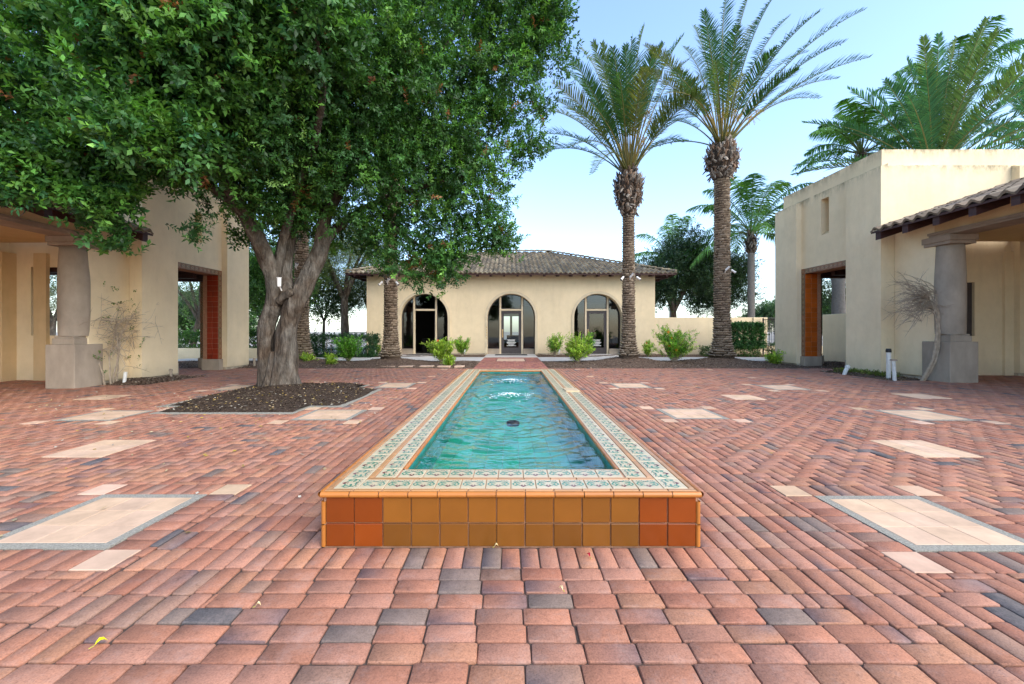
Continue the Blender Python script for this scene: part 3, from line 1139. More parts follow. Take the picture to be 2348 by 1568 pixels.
def tile_slope(mb, o, u, w, n, width, vmax, pitch=.225, course=.34, amp=.034, rnd=None, pal=TILEC, flip=1):
    """barrel tiles: origin o at the eave corner, u along the eave, w up the slope (unit), n outward; vmax(u)-> slope length"""
    o, u, w, n = Vector(o), Vector(u), Vector(w), Vector(n)
    cnt = int(round(width / pitch))
    p = width / cnt
    ns = 7
    for i in range(cnt):
        jit = rnd.uniform(-.03, .03)
        r = 0
        while True:
            v0 = r * course + (jit if r else 0)
            v1 = v0 + course * 1.04
            ok = False
            pts0, pts1, pts2 = [], [], []
            for k in range(ns):
                uu = (i + k / (ns - 1)) * p
                vm = vmax(uu)
                a, b = min(v0, vm), min(v1, vm)
                if b - a > .02: ok = True
                h = amp * math.cos(2 * PI * (k / (ns - 1) - .5)) + .004 * math.sin(i * 7.3 + r * 3.1)
                pts0.append(o + u * uu + w * a + n * (h + .034))
                pts1.append(o + u * uu + w * b + n * (h + .004))
                pts2.append(o + u * uu + w * a + n * (h + .004 if r else h * .9 - .02))
            if not ok: break
            k_ = rnd.uniform(.75, 1.3)
            c = tuple(x * k_ for x in rnd.choice(pal))
            mb.add(pts0 + pts1 + pts2, [(k, k + 1, ns + k + 1, ns + k) for k in range(ns - 1)] + [(2 * ns + k, 2 * ns + k + 1, k + 1, k) for k in range(ns - 1)], 0, c)
            r += 1
            if v1 > 60: break


def cap_row(mb, a, b, n, up, rad=.095, rnd=None):
    a, b = Vector(a), Vector(b)
    d = (b - a) / n
    t = d.normalized()
    s = t.cross(Vector(up)).normalized()
    nn = s.cross(t)
    for i in range(n):
        k = rnd.uniform(.8, 1.25)
        c = tuple(x * k for x in rnd.choice(TILEC))
        pts = []
        for (q, r, lift) in ((0, rad * 1.12, .03), (1.08, rad * .95, .0)):
            for j in range(7):
                th = PI * j / 6
                pts.append(a + d * (i + q) + s * (r * math.cos(th)) + nn * (r * math.sin(th) * .8 + lift))
        mb.add(pts, [(j, j + 1, 8 + j, 7 + j) for j in range(6)] + [(0, 1, 2, 3, 4, 5, 6)], 0, c)


def arch_pts(cx, hw, zs, n=28, z0=0.0, r=None):
    r = r or hw
    return [(cx - hw, z0)] + [(cx - r * math.cos(PI * i / n), zs + r * math.sin(PI * i / n)) for i in range(n + 1)] + [(cx + hw, z0)]


# ------------------------------------------------------------------ main building
FY = 20.35


def make_villa():
    T = thing('villa', 'low cream stucco building with three arched glass entrances and hipped tile roof', 'building', None, (0, FY, 0))
    rnd = random.Random(21)

    def fin(mb, name, mats, parent=None, **k):
        mb.v = [(x, y - FY, z) for (x, y, z) in mb.v]
        return mb.build(name, mats, parent or T, **k)
    W, H, D = 7.08, 3.98, 10.0
    ARCH = [(-4.27, 1), (.02, 0), (4.28, 0)]
    HW, ZS = 1.17, 1.82
    out = [(-W, -.05)]
    for (cx, _o) in ARCH: out += arch_pts(cx, HW, ZS, 28, -.05)
    out += [(W, -.05), (W, H), (-W, H)]
    wl = MB()
    wl.wall(out, [], lambda a, b: (a, FY, b), (0, .42, 0))
    wl.box(-W, FY + .43, -.05, -W + .3, FY + D, H)
    wl.box(W - .3, FY + .43, -.05, W, FY + D, H)
    back = [(-W, -.05), (W, -.05), (W, H), (-W, H)]
    wl.wall(back, [[(-.62, .55), (-.06, .55), (-.06, 2.25), (-.62, 2.25)], [(.10, .55), (.72, .55), (.72, 2.25), (.10, 2.25)]], lambda a, b: (a, FY + D - .3, b), (0, .3, 0))
    fin(wl, 'wall', MT['stucco'])
    # plinth line: a slight dark drip gap and footing
    xs = [-W - .02] + [v for (cx, _o) in ARCH for v in (cx - HW - .12, cx + HW + .12)] + [W + .02]
    for i in range(0, len(xs), 2):
        ft = MB()
        ft.box(xs[i], FY - .035, -.05, xs[i + 1], FY - .002, .075)
        fin(ft, 'footing', MT['footing'])
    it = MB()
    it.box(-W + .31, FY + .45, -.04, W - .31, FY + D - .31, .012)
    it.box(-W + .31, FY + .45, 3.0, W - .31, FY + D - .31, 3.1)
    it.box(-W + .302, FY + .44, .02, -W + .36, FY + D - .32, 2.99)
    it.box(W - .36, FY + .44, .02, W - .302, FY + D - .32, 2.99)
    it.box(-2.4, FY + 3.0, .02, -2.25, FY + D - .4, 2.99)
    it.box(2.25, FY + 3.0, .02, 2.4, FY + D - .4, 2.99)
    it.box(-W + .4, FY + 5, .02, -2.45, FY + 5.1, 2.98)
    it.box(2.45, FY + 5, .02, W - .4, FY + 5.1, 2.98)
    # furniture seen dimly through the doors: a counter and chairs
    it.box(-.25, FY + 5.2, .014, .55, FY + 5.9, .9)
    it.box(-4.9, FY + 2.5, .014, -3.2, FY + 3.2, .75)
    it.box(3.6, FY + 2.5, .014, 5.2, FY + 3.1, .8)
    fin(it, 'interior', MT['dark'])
    # arches: raised trim band, frames, panes, doors
    for (cx, opened) in ARCH:
        tr = MB()
        a, b = arch_pts(cx, HW + .005, ZS, 36, .05), arch_pts(cx, HW + .10, ZS, 36, .05)
        a2, b2 = arch_pts(cx, HW + .10, ZS, 36, .05), arch_pts(cx, HW + .135, ZS, 36, .05)
        for (A, B, y) in ((a, b, FY - .035), (a2, b2, FY - .018)):
            n = len(A)
            vs = [(x, y, z) for x, z in A] + [(x, y, z) for x, z in B] + [(x, FY + .02, z) for x, z in A] + [(x, FY + .02, z) for x, z in B]
            fs = []
            for i in range(n - 1):
                fs += [(i, i + 1, n + i + 1, n + i), (n + i, n + i + 1, 3 * n + i + 1, 3 * n + i), (i, 2 * n + i, 2 * n + i + 1, i + 1)]
            tr.add(vs, fs)
        fin(tr, 'arch_trim', MT['trim'])
        fr = MB()
        y0, y1 = FY + .30, FY + .40
        jx = .545
        zt = ZS + math.sqrt(HW ** 2 - jx ** 2)
        for s in (-1, 1):
            fr.box(cx + s * (jx - .045), y0, .02, cx + s * (jx + .045), y1, zt)
        fr.box(cx - jx + .046, y0, 2.17, cx + jx - .046, y1, 2.26)
        fin(fr, 'door_frame', MT['trim'], bevel=.006)
        for s in (-1, 1):
            cb = MB()
            cb.box(cx + s * (jx + .047), FY + .20, .0, cx + s * (HW - .002), FY + .42, .235)
            cb.box(cx + s * (jx + .046), FY + .17, .236, cx + s * (HW - .001), FY + .42, .275)
            fin(cb, 'sill', MT['stone'], bevel=.006)
        # windows: side lights and the fanlight, each a dark frame with a pane
        def light(poly, name='window'):
            f = MB()
            c = (sum(p[0] for p in poly) / len(poly), sum(p[1] for p in poly) / len(poly))
            n = len(poly)
            inn = []
            for i in range(n):
                p0, p1, p2 = Vector(poly[i - 1]), Vector(poly[i]), Vector(poly[(i + 1) % n])
                d1, d2 = (p1 - p0).normalized(), (p2 - p1).normalized()
                n1, n2 = Vector((-d1.y, d1.x)), Vector((-d2.y, d2.x))
                m_ = (n1 + n2)
                m_ = m_ / max(.35, m_.length_squared) * 2
                inn.append(p1 + m_ * .045 * .5 * 2 / 2)
            vs = [(x, y0 + .01, z) for x, z in poly] + [(x, y0 + .01, z) for x, z in inn] + [(x, y1 - .02, z) for x, z in poly] + [(x, y1 - .02, z) for x, z in inn]
            fs = []
            for i in range(n):
                j = (i + 1) % n
                fs += [(i, j, n + j, n + i), (n + i, n + j, 3 * n + j, 3 * n + i), (i, 2 * n + i, 2 * n + j, j)]
            f.add(vs, fs)
            w = fin(f, name, MT['frame'])
            g = MB()
            g.add([(x, y0 + .05, z) for x, z in poly], [tuple(range(n))])
            fin(g, 'pane', MT['glass'], w)
        R = HW - .012
        for s in (-1, 1):
            pl = [(jx + .048, .28), (R, .28)] + [(R * math.cos(t), ZS + R * math.sin(t)) for t in np.linspace(0, math.acos((jx + .048) / R), 16)]
            pl = [(cx + s * x, z) for x, z in pl]
            if s < 0: pl.reverse()
            light(pl)
        th = math.acos((jx - .048) / R)
        pl = [(-(jx - .048), 2.262), (jx - .048, 2.262)] + [(R * math.cos(t), ZS + R * math.sin(t)) for t in np.linspace(th, PI - th, 12)]
        light([(cx + x, z) for x, z in pl])
        # door leaf
        dw = .497
        d = MB()
        g = MB()
        hd = MB()
        tx = MB()
        def leaf(fn):
            zz = ((.02, .33), (2.03, 2.165))
            d.wall([(-dw, .02), (dw, .02), (dw, 2.165), (-dw, 2.165)], [[(-dw + .13, .33), (dw - .13, .33), (dw - .13, 2.03), (-dw + .13, 2.03)]], lambda a_, b_: fn(a_, 0, b_), Vector(fn(0, .05, 0)) - Vector(fn(0, 0, 0)))
            g.add([fn(-dw + .125, .025, .325), fn(dw - .125, .025, .325), fn(dw - .125, .025, 2.035), fn(-dw + .125, .025, 2.035)], [(0, 1, 2, 3)])
            hd.tube([fn(-dw + .065, -.055, .88), fn(-dw + .065, -.055, 1.2)], .013, 8)
            for z in (.92, 1.16): hd.tube([fn(-dw + .065, .0, z), fn(-dw + .065, -.055, z)], .009, 6)
            hd.add([fn(-dw + .035, -.003, .84), fn(-dw + .095, -.003, .84), fn(-dw + .095, -.003, 1.24), fn(-dw + .035, -.003, 1.24)], [(0, 1, 2, 3)])
            for (z, hw_, h_) in ((.705, .20, .028), (.655, .17, .03), (.605, .20, .018), (.57, .235, .026), (.53, .19, .02), (.495, .16, .022), (.455, .13, .02), (.415, .235, .03)):
                x = -hw_
                while x < hw_:
                    l = rnd.uniform(.02, .055)
                    tx.add([fn(x, .018, z), fn(min(hw_, x + l), .018, z), fn(min(hw_, x + l), .018, z + h_), fn(x, .018, z + h_)], [(0, 1, 2, 3)])
                    x += l + .006
        if opened:
            ang = math.radians(82)
            hx, hy = cx + dw, FY + .36
            def fn(a_, y_, z): 
                r = dw - a_
                return (hx - r * math.cos(ang) - y_ * math.sin(ang) * -1 * -1, hy + r * math.sin(ang) + y_ * math.cos(ang), z)
        else:
            def fn(a_, y_, z): return (cx + a_, FY + .33 + y_, z)
        leaf(fn)
        do = fin(d, 'door', MT['frame'])
        fin(g, 'glass', MT['glass'], do)
        fin(hd, 'handle', MT['brass'], do)
        if not opened: fin(tx, 'lettering', MT['white'], do)
    # roof
    EX, EY0, EZ = 7.9, FY - .68, 3.93
    dpt = (D + 1.36) / 2
    tan = .365
    L = math.hypot(1, tan)
    rf = MB()
    cs = 1 / L
    w1 = Vector((0, cs, tan * cs)); n1 = Vector((0, -tan * cs, cs))
    tile_slope(rf, (-EX, EY0, EZ), (1, 0, 0), w1, n1, 2 * EX, lambda u: min(u, 2 * EX - u, dpt) * L + .001, rnd=rnd)
    w2 = Vector((cs, 0, tan * cs)); n2 = Vector((-tan * cs, 0, cs))
    tile_slope(rf, (-EX, EY0 + 2 * dpt, EZ), (0, -1, 0), w2, n2, 2 * dpt, lambda u: min(u, 2 * dpt - u) * L + .001, rnd=rnd)
    w3 = Vector((-cs, 0, tan * cs)); n3 = Vector((tan * cs, 0, cs))
    tile_slope(rf, (EX, EY0, EZ), (0, 1, 0), w3, n3, 2 * dpt, lambda u: min(u, 2 * dpt - u) * L + .001, rnd=rnd)
    w4 = Vector((0, -cs, tan * cs)); n4 = Vector((0, tan * cs, cs))
    tile_slope(rf, (EX, EY0 + 2 * dpt, EZ), (-1, 0, 0), w4, n4, 2 * EX, lambda u: min(u, 2 * EX - u, dpt) * L + .001, rnd=rnd, pitch=.45, course=.7)
    RX = EX - dpt
    RZ = EZ + dpt * tan
    for (a, b, n) in (((-EX + .05, EY0 + .05, EZ + .05), (-RX, EY0 + dpt, RZ + .05), 24), ((EX - .05, EY0 + .05, EZ + .05), (RX, EY0 + dpt, RZ + .05), 24), ((-RX, EY0 + dpt, RZ + .05), (RX, EY0 + dpt, RZ + .05), 13),
                      ((-EX + .05, EY0 + 2 * dpt - .05, EZ + .05), (-RX, EY0 + dpt, RZ + .05), 24), ((EX - .05, EY0 + 2 * dpt - .05, EZ + .05), (RX, EY0 + dpt, RZ + .05), 24)):
        cap_row(rf, a, b, n, (0, 0, 1), rnd=rnd)
    ro = fin(rf, 'roof', MT['rooftile'], smooth=False)
    vp = MB()
    vp.lathe([(.05, RZ - .2), (.05, RZ + .22), (.085, RZ + .22), (.085, RZ + .30), (.04, RZ + .34)], .33, EY0 + dpt + .3, 12)
    fin(vp, 'vent_pipe', MT['stone_beam'], ro)
    fa = MB()
    def under(dz, ins):
        return [(-EX + ins, EY0 + ins, EZ + dz), (EX - ins, EY0 + ins, EZ + dz), (EX - ins, EY0 + 2 * dpt - ins, EZ + dz), (-EX + ins, EY0 + 2 * dpt - ins, EZ + dz)]
    q = under(-.02, .03)
    apex = [(-RX, EY0 + dpt, RZ - .03), (RX, EY0 + dpt, RZ - .03)]
    fa.add(q + apex, [(0, 1, 5, 4), (1, 2, 5), (2, 3, 4, 5), (3, 0, 4)])
    fa.box(-EX + .03, EY0 + .03, EZ - .10, EX - .03, EY0 + .06, EZ - .012)
    for s in (-1, 1): fa.box(s * (EX - .03), EY0 + .061, EZ - .10, s * (EX - .06), EY0 + 2 * dpt - .03, EZ - .012)
    fin(fa, 'roof_deck', MT['darkwood'])
    x = -7.5
    rt = MB()
    rt.add([(-.045, EY0 + .062, EZ - .17), (.045, EY0 + .062, EZ - .17), (.045, EY0 + .062, EZ - .03), (-.045, EY0 + .062, EZ - .03),
            (-.045, FY + .0, EZ - .10), (.045, FY + .0, EZ - .10), (.045, FY + .0, EZ + .19), (-.045, FY + .0, EZ + .19)],
           [(0, 3, 2, 1), (4, 5, 6, 7), (0, 1, 5, 4), (1, 2, 6, 5), (2, 3, 7, 6), (3, 0, 4, 7)])
    r0 = fin(rt, 'rafter', MT['darkwood'])
    for i in range(24):
        xx = -7.44 + i * .647
        if i == 0: r0.location.x = xx; continue
        r = r0.copy(); COL.objects.link(r); r.parent = T; r.location.x = xx
    for s in (-1, 1):
        for k in range(8):
            rs = MB()
            y = FY + .2 + k * 1.3
            rs.box(s * 7.09, y, EZ - .15, s * (EX - .07), y + .09, EZ - .03)
            fin(rs, 'rafter', MT['darkwood'])
    # low garden wall to the right, flush with the front
    lw = MB()
    lw.box(W + .004, FY + .03, -.05, 11.9, FY + .33, 1.83)
    lw.box(11.902, FY - .02, -.05, 12.6, FY + .38, 1.83)
    lo = lw.build('garden_wall', MT['stucco'], bevel=.02)
    tag(lo, 'low cream stucco wall running right from the arched building', 'wall')
    # small upright marks beside the middle arch
    mk = MB()
    for i in range(5):
        mk.box(-1.21, FY - .004 - .04, 1.3 - i * .13, -1.17, FY - .037, 1.38 - i * .13)
    fin(mk, 'number_plate', MT['brass'])
    dm = MB()
    dm.box(-.75, 19.35, .021, .78, 20.1, .036)
    tag(dm.build('doormat', MT['rubber'], bevel=.004), 'dark doormat before the closed middle door', 'doormat')
    dm = MB()
    dm.box(-4.9, 19.4, .021, -3.6, 20.1, .036)
    tag(dm.build('doormat', MT['rubber'], bevel=.004), 'dark doormat before the open left-hand door', 'doormat')


make_villa()


# ------------------------------------------------------------------ gate towers with arcades
def patt_tile(mb, o, u, w, n, a, b, rnd):
    """brown ornamental border tile, raised rosette"""
    o, u, w, n = Vector(o), Vector(u), Vector(w), Vector(n)
    mb.tile(o, u, w, n, a - .002, b - .002, .012, .003, 0, (.20 * rnd.uniform(.8, 1.2), .105, .055))
    z = n * .0128
    for i in range(4):
        for s in (.34, .72):
            th = PI / 2 * i + (PI / 4 if s > .5 else 0)
            c = o + u * (a * s * math.cos(th)) + w * (b * s * math.sin(th)) + z
            d = u * math.cos(th) + w * math.sin(th)
            e = u * -math.sin(th) + w * math.cos(th)
            r = a * (.22 if s < .5 else .26)
            col = (.52, .38, .22) if s < .5 else (.40, .20, .085)
            mb.add([c - d * r, c + e * (r * .55), c + d * r, c - e * (r * .55)], [(0, 1, 2, 3)], 0, col)
    mb.add([o + z + u * (a * .14), o + z + w * (b * .14), o + z - u * (a * .14), o + z - w * (b * .14)], [(0, 1, 2, 3)], 0, (.06, .035, .03))


def make_gate(s, P, label):
    """s=+1 right, -1 left; P holds the measured sizes; built in (a=distance from the pool axis, y, z)"""
    X0, YA, YB, YC, YD = P['X0'], P['YA'], P['YB'], P['YC'], P['YD']
    r, Ht, Hp, Ho, th = P['r'], P['Ht'], P['Hp'], P['Ho'], P['th']
    T = thing('gatehouse', label, 'gate tower', 'gate towers facing across the fountain', (s * X0, YA, 0))
    rnd = random.Random(31 + s)
    O = Vector((s * X0, YA, 0))

    def fin(mb, name, mats, parent=None, **k):
        mb.v = [(s * x - O.x, y - O.y, z) for (x, y, z) in mb.v]
        if s < 0: mb.f = [tuple(reversed(f)) for f in mb.f]
        return mb.build(name, mats, parent or T, **k)
    W = YD - YA
    ST = MT['stucco_right'] if s > 0 else MT['stucco_left']
    X1 = P['X1']
    Xr = X0 + r
    b = P['bt']
    tw = MB()
    # pool-facing wall: recessed panel with the gateway and a slit
    yc = (YB + YC) / 2
    tw.wall([(YA + .521, -.06), (YB, -.06), (YB, Ho), (YC, Ho), (YC, -.06), (YD - .521, -.06), (YD - .521, Ht), (YA + .521, Ht)], [[(yc - P['sw'], P['s0']), (yc + P['sw'], P['s0']), (yc + P['sw'], P['s1']), (yc - P['sw'], P['s1'])]],
            lambda u, v: (Xr, u, v), (th, 0, 0))
    # front wall (towards the camera) with the arcade's window
    fw = P['fw']
    tw.wall([(Xr, -.06), (X1 - .18, -.06), (X1 - .18, Ht), (Xr, Ht)], [[(fw[0], fw[2]), (fw[1], fw[2]), (fw[1], fw[3]), (fw[0], fw[3])]], lambda u, v: (u, YA + .18, v), (0, .34, 0))
    # back wall with its gateway, outer wall
    bo = P['bo']
    tw.wall([(Xr, -.06), (bo[0], -.06), (bo[0], bo[2]), (bo[1], bo[2]), (bo[1], -.06), (X1 - .18, -.06), (X1 - .18, Ht), (Xr, Ht)], [], lambda u, v: (u, YD - .52, v), (0, .34, 0))
    if P['open_out']:
        tw.wall([(YA + .53, -.06), (yc - .9, -.06), (yc - .9, Ho), (yc + .9, Ho), (yc + .9, -.06), (YD - .53, -.06), (YD - .53, Ht), (YA + .53, Ht)], [], lambda u, v: (X1 - .5, u, v), (.32, 0, 0))
    else:
        tw.box(X1 - .5, YA + .53, -.06, X1 - .18, YD - .53, Ht)
    tw.box(Xr + th + .002, YA + .53, Ht - .5, X1 - .51, YD - .53, Ht - .3)
    fin(tw, 'tower_wall', ST)
    # corner pilasters standing proud, lower than the parapet
    Lf = P['Lf']
    # near corner: L-shaped, wraps both faces
    def slab(x0, y0, x1, y1, fx, fy):
        """upright slab with a sloped weathering top; fx, fy tell which outer faces are free"""
        mb = MB()
        ax = x0 + (r if fx < 0 else 0); bx = x1 - (r if fx > 0 else 0)
        ay = y0 + (r if fy < 0 else 0); by = y1 - (r if fy > 0 else 0)
        z = Hp - .07
        vs = [(x0, y0, .075), (x1, y0, .075), (x1, y1, .075), (x0, y1, .075), (x0, y0, z), (x1, y0, z), (x1, y1, z), (x0, y1, z), (ax, ay, Hp), (bx, ay, Hp), (bx, by, Hp), (ax, by, Hp)]
        mb.add(vs, [(0, 1, 5, 4), (1, 2, 6, 5), (2, 3, 7, 6), (3, 0, 4, 7), (4, 5, 9, 8), (5, 6, 10, 9), (6, 7, 11, 10), (7, 4, 8, 11), (8, 9, 10, 11)])
        fin(mb, 'pilaster', ST, bevel=.012)
        mb = MB()
        ie = lambda v, f: v + (.03 if f < 0 else -.03 if f > 0 else 0)
        mb.box(ie(x0, fx if fx < 0 else 0), ie(y0, fy if fy < 0 else 0), -.06, ie(x1, fx if fx > 0 else 0), ie(y1, fy if fy > 0 else 0), .0745)
        fin(mb, 'footing', MT['footing'])
    slab(X0, YA, Xr - .002, YB, -1, 0)
    slab(Xr, YA, X0 + Lf, YA + .178, 0, -1)
    slab(X0, YC, Xr - .002, YD, -1, 0)
    slab(Xr, YD - .178, X0 + Lf, YD, 0, 1)
    slab(X1 - Lf, YA, X1, YA + .178, 0, -1)
    slab(X1 - .178, YA + .18, X1, YA + 1.1, 1, 0)
    slab(X1 - .178, YD - 1.1, X1, YD - .18, 1, 0)
    slab(X1 - Lf, YD - .178, X1, YD, 0, 1)
    # slit surround is plain; sloped sill
    mb = MB()
    mb.add([(Xr - .002, yc - P['sw'], P['s0']), (Xr - .002, yc + P['sw'], P['s0']), (Xr + th, yc + P['sw'], P['s0'] + .28), (Xr + th, yc - P['sw'], P['s0'] + .28)], [(0, 1, 2, 3)])
    mb.box(Xr + th + .002, yc - P['sw'] - .05, P['s0'] - .1, Xr + th + .02, yc + P['sw'] + .05, P['s1'] + .1)
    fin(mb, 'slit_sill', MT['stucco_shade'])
    # gateway border of ornamental tiles on the recessed face, orange tiled jambs and stone plinths
    bd = MB()
    zb = .32
    nv = int(round((Ho - zb) / b)); dv = (Ho - zb) / nv
    for y in (YB + b / 2, YC - b / 2):
        for i in range(nv):
            patt_tile(bd, (Xr - .0, y, zb + dv * (i + .5)), (0, 1, 0), (0, 0, 1), (-1, 0, 0), b / 2, dv / 2, rnd)
    nh = int(round((YC - YB - 2 * b) / b)); dh = (YC - YB - 2 * b) / nh
    for i in range(nh):
        patt_tile(bd, (Xr, YB + b + dh * (i + .5), Ho - dv / 2), (0, 1, 0), (0, 0, 1), (-1, 0, 0), dh / 2, dv / 2, rnd)
    # the same border round the back gateway, inside face
    for x in (bo[0] - b / 2 - .0, bo[1] + b / 2):
        for i in range(int((bo[2] + b - zb) / dv)):
            patt_tile(bd, (x, YD - .521, zb + dv * (i + .5)), (1, 0, 0), (0, 0, 1), (0, -1, 0), b / 2, dv / 2, rnd)
    for i in range(int((bo[1] - bo[0]) / b)):
        patt_tile(bd, (bo[0] + b * (i + .5), YD - .521, bo[2] + b / 2), (1, 0, 0), (0, 0, 1), (0, -1, 0), b / 2, b / 2, rnd)
    fin(bd, 'border_tiles', MT['paint'])
    lin = MB()
    lin.box(Xr + .0005, YB + .0, zb, Xr + th + .12, YB + b - .012, Ho - b, 0)
    lin.box(Xr + .0005, YC - b + .012, zb, Xr + th + .12, YC, Ho - b, 0)
    lin.box(Xr + .0005, YB, Ho - b + .012, Xr + th + .12, YC, Ho - .002, 0)
    fin(lin, 'gateway_lining', MT['grout'])
    JO = P['jamb']
    njx = 2
    wx = (th - .0) / njx
    nj = int(round((Ho - b - zb) / .155)); dj = (Ho - b - zb) / nj
    for (y, n) in ((YB + b - .012, (0, 1, 0)), (YC - b + .012, (0, -1, 0))):
        jm = MB()
        for i in range(njx):
            for j in range(nj):
                k = rnd.uniform(.85, 1.15)
                jm.tile((Xr + wx * (i + .5), y, zb + dj * (j + .5)), (1, 0, 0), (0, 0, 1), n, wx / 2 - .003, dj / 2 - .003, .012, .003, 0, tuple(v * k for v in JO))
        fin(jm, 'jamb_tiles', MT['orange'])
    for (y0, y1) in ((YB + .002, YB + b + .03), (YC - b - .03, YC - .002)):
        pl = MB(); pl.box(Xr - .05, y0, -.05, Xr + th + .14, y1, zb); fin(pl, 'plinth', MT['stone'], bevel=.008)
    for x in (bo[0] - b, bo[1]):
        pl = MB(); pl.box(x - .04, YD - .57, -.05, x + b + .04, YD - .17, zb); fin(pl, 'plinth', MT['stone'], bevel=.008)
    cl = MB()
    cl.box(Xr + th + .125, YA + .53, Ho - .1, X1 - .51, YD - .53, Ho)
    for k in range(4):
        y = YB - .2 + k * .75
        cl.box(Xr + th + .125, y, Ho - .28, X1 - .51, y + .14, Ho - .102)
    fin(cl, 'ceiling', MT['darkwood'])
    # ------------ arcade wing reaching towards the camera
    XW, YE = P['XW'], P['YE']
    q = P['k']
    zb0 = P['beam']         # underside of the beam
    wg = MB()
    wt = .52 * q
    ze = P['eave']
    wg.box(XW, YE, .075, XW + wt, YA - .002, ze + .15)
    fin(wg, 'wing_wall', MT['stucco'], bevel=.015)
    wg = MB()
    wg.box(XW + .03, YE + .03, -.06, XW + wt - .03, YA - .002, .0745)
    fin(wg, 'footing', MT['footing'])
    ub = MB()
    YN = 1.2
    ub.box(XW - .01, YN, zb0 + .10, XW + wt - .02, YE - .002, ze + .15)
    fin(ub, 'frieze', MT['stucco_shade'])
    bm_ = MB()
    bm_.box(XW - .055, YN, zb0 + .045, XW + wt + .02, YE + .12, zb0 + .098)
    bm_.box(XW - .03, YN, zb0, XW + wt, YE + .11, zb0 + .044)
    yj = YE - .6
    while yj > YN:
        bm_.box(XW - .058, yj, zb0 + .02, XW - .05, yj + .008, zb0 + .099)
        yj -= 1.05
    fin(bm_, 'beam', MT['stone_beam'])
    # columns
    cx = XW + wt / 2 + .0
    hw = P['pw'] / 2
    for cy in (P['cy'], P['cy'] - 3.6):
        c = MB()
        cc = random.Random(2)
        R = P['cr']
        z1 = P['z1']
        prof = [(R * .96, z1), (R * .98, z1 + .12), (R * 1.0, z1 + .5), (R * 1.0, z1 + .95)]
        for i in range(1, 7):
            t = i / 6
            prof.append((R * (1 - .11 * t * t), z1 + .95 + (zb0 - .21 * q - z1 - .95) * t))
        c.lathe(prof, cx, cy, 40)
        co = fin(c, 'column', MT['stone'], smooth=True)
        p_ = MB()
        p_.box(cx - hw, cy - hw, -.05, cx + hw, cy + hw, P['z0'])
        p_.box(cx - hw + .075 * q, cy - hw + .06, P['z0'], cx + hw - .075 * q, cy + hw - .06, z1 - .045)
        p_.box(cx - hw + .10 * q, cy - hw + .08, z1 - .045, cx + hw - .10 * q, cy + hw - .08, z1)
        fin(p_, 'pedestal', MT['stone'], co, bevel=.008)
        k_ = MB()
        hc = hw * 1.02
        k_.box(cx - hc * .92, cy - hc * .92, zb0 - .21 * q, cx + hc * .92, cy + hc * .92, zb0 - .14 * q)
        k_.box(cx - hc * 1.0, cy - hc * 1.0, zb0 - .139 * q, cx + hc * 1.0, cy + hc * 1.0, zb0 - .003)
        fin(k_, 'capital', MT['stone_beam'], co, bevel=.008)
    ce = MB()
    XB = XW + 3.7
    ce.box(XW + wt + .03, YN, zb0 + .12, XB, YA - .005, zb0 + .2)
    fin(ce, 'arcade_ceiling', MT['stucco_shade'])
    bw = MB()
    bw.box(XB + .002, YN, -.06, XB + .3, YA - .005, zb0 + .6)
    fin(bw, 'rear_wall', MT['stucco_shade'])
    # lean-to roof
    XE = XW - P['oh']
    zt = ze
    tan = .34
    run = XB - XE + .3
    cs = 1 / math.hypot(1, tan)
    Lr = run / cs
    rf = MB()
    yA = YA - P['gap']
    tile_slope(rf, (XE, yA, zt), (0, -1, 0), (cs, 0, tan * cs), (-tan * cs, 0, cs), yA - YN, lambda u: Lr, pitch=.27 * q, course=.40, amp=.042, rnd=random.Random(9), pal=[(.17, .13, .09), (.21, .16, .11), (.13, .105, .085), (.25, .20, .14)])
    fin(rf, 'tile_roof', MT['rooftile'])
    dk = MB()
    e = .022
    dk.add([(XE + .02, YN, zt - e), (XE + .02, yA, zt - e), (XE + run, yA, zt + tan * run - e), (XE + run, YN, zt + tan * run - e),
            (XE + .02, YN, zt - e - .05), (XE + .02, yA, zt - e - .05), (XE + run, yA, zt + tan * run - e - .05), (XE + run, YN, zt + tan * run - e - .05)],
           [(0, 1, 2, 3), (7, 6, 5, 4), (0, 4, 5, 1), (1, 5, 6, 2), (2, 6, 7, 3), (3, 7, 4, 0)])
    fin(dk, 'roof_deck', MT['darkwood'])
    y = yA - .10
    k = 0
    while y > YN + .2:
        ra = MB()
        yw = .14 * q
        x0, x1 = XE + .05, XW + .05
        za = zt - e - .052 + .05 * tan
        zc = za + (x1 - x0) * tan
        hgt = .19 * q
        ra.add([(x0, y - yw, za - hgt), (x1, y - yw, zc - hgt), (x1, y - yw, zc), (x0, y - yw, za), (x0, y, za - hgt), (x1, y, zc - hgt), (x1, y, zc), (x0, y, za)],
               [(0, 1, 2, 3), (7, 6, 5, 4), (0, 4, 5, 1), (1, 5, 6, 2), (2, 6, 7, 3), (3, 7, 4, 0)])
        fin(ra, 'rafter', MT['darkwood'])
        y -= .70 * q
        k += 1
    for f in P['extra']: f(fin, MB, YA, wt, XW)


def extra_right(fin, MB, YA, wt, XW):
    mb = MB()
    mb.box(11.402, YA + .24, 1.022, 12.028, YA + .26, 2.408)
    fin(mb, 'dark_window', MT['frame'])
    mb = MB()
    mb.box(12.75, YA + .12, -.05, 13.38, YA + .178, 3.2)
    fin(mb, 'wall_pilaster', MT['stucco'])


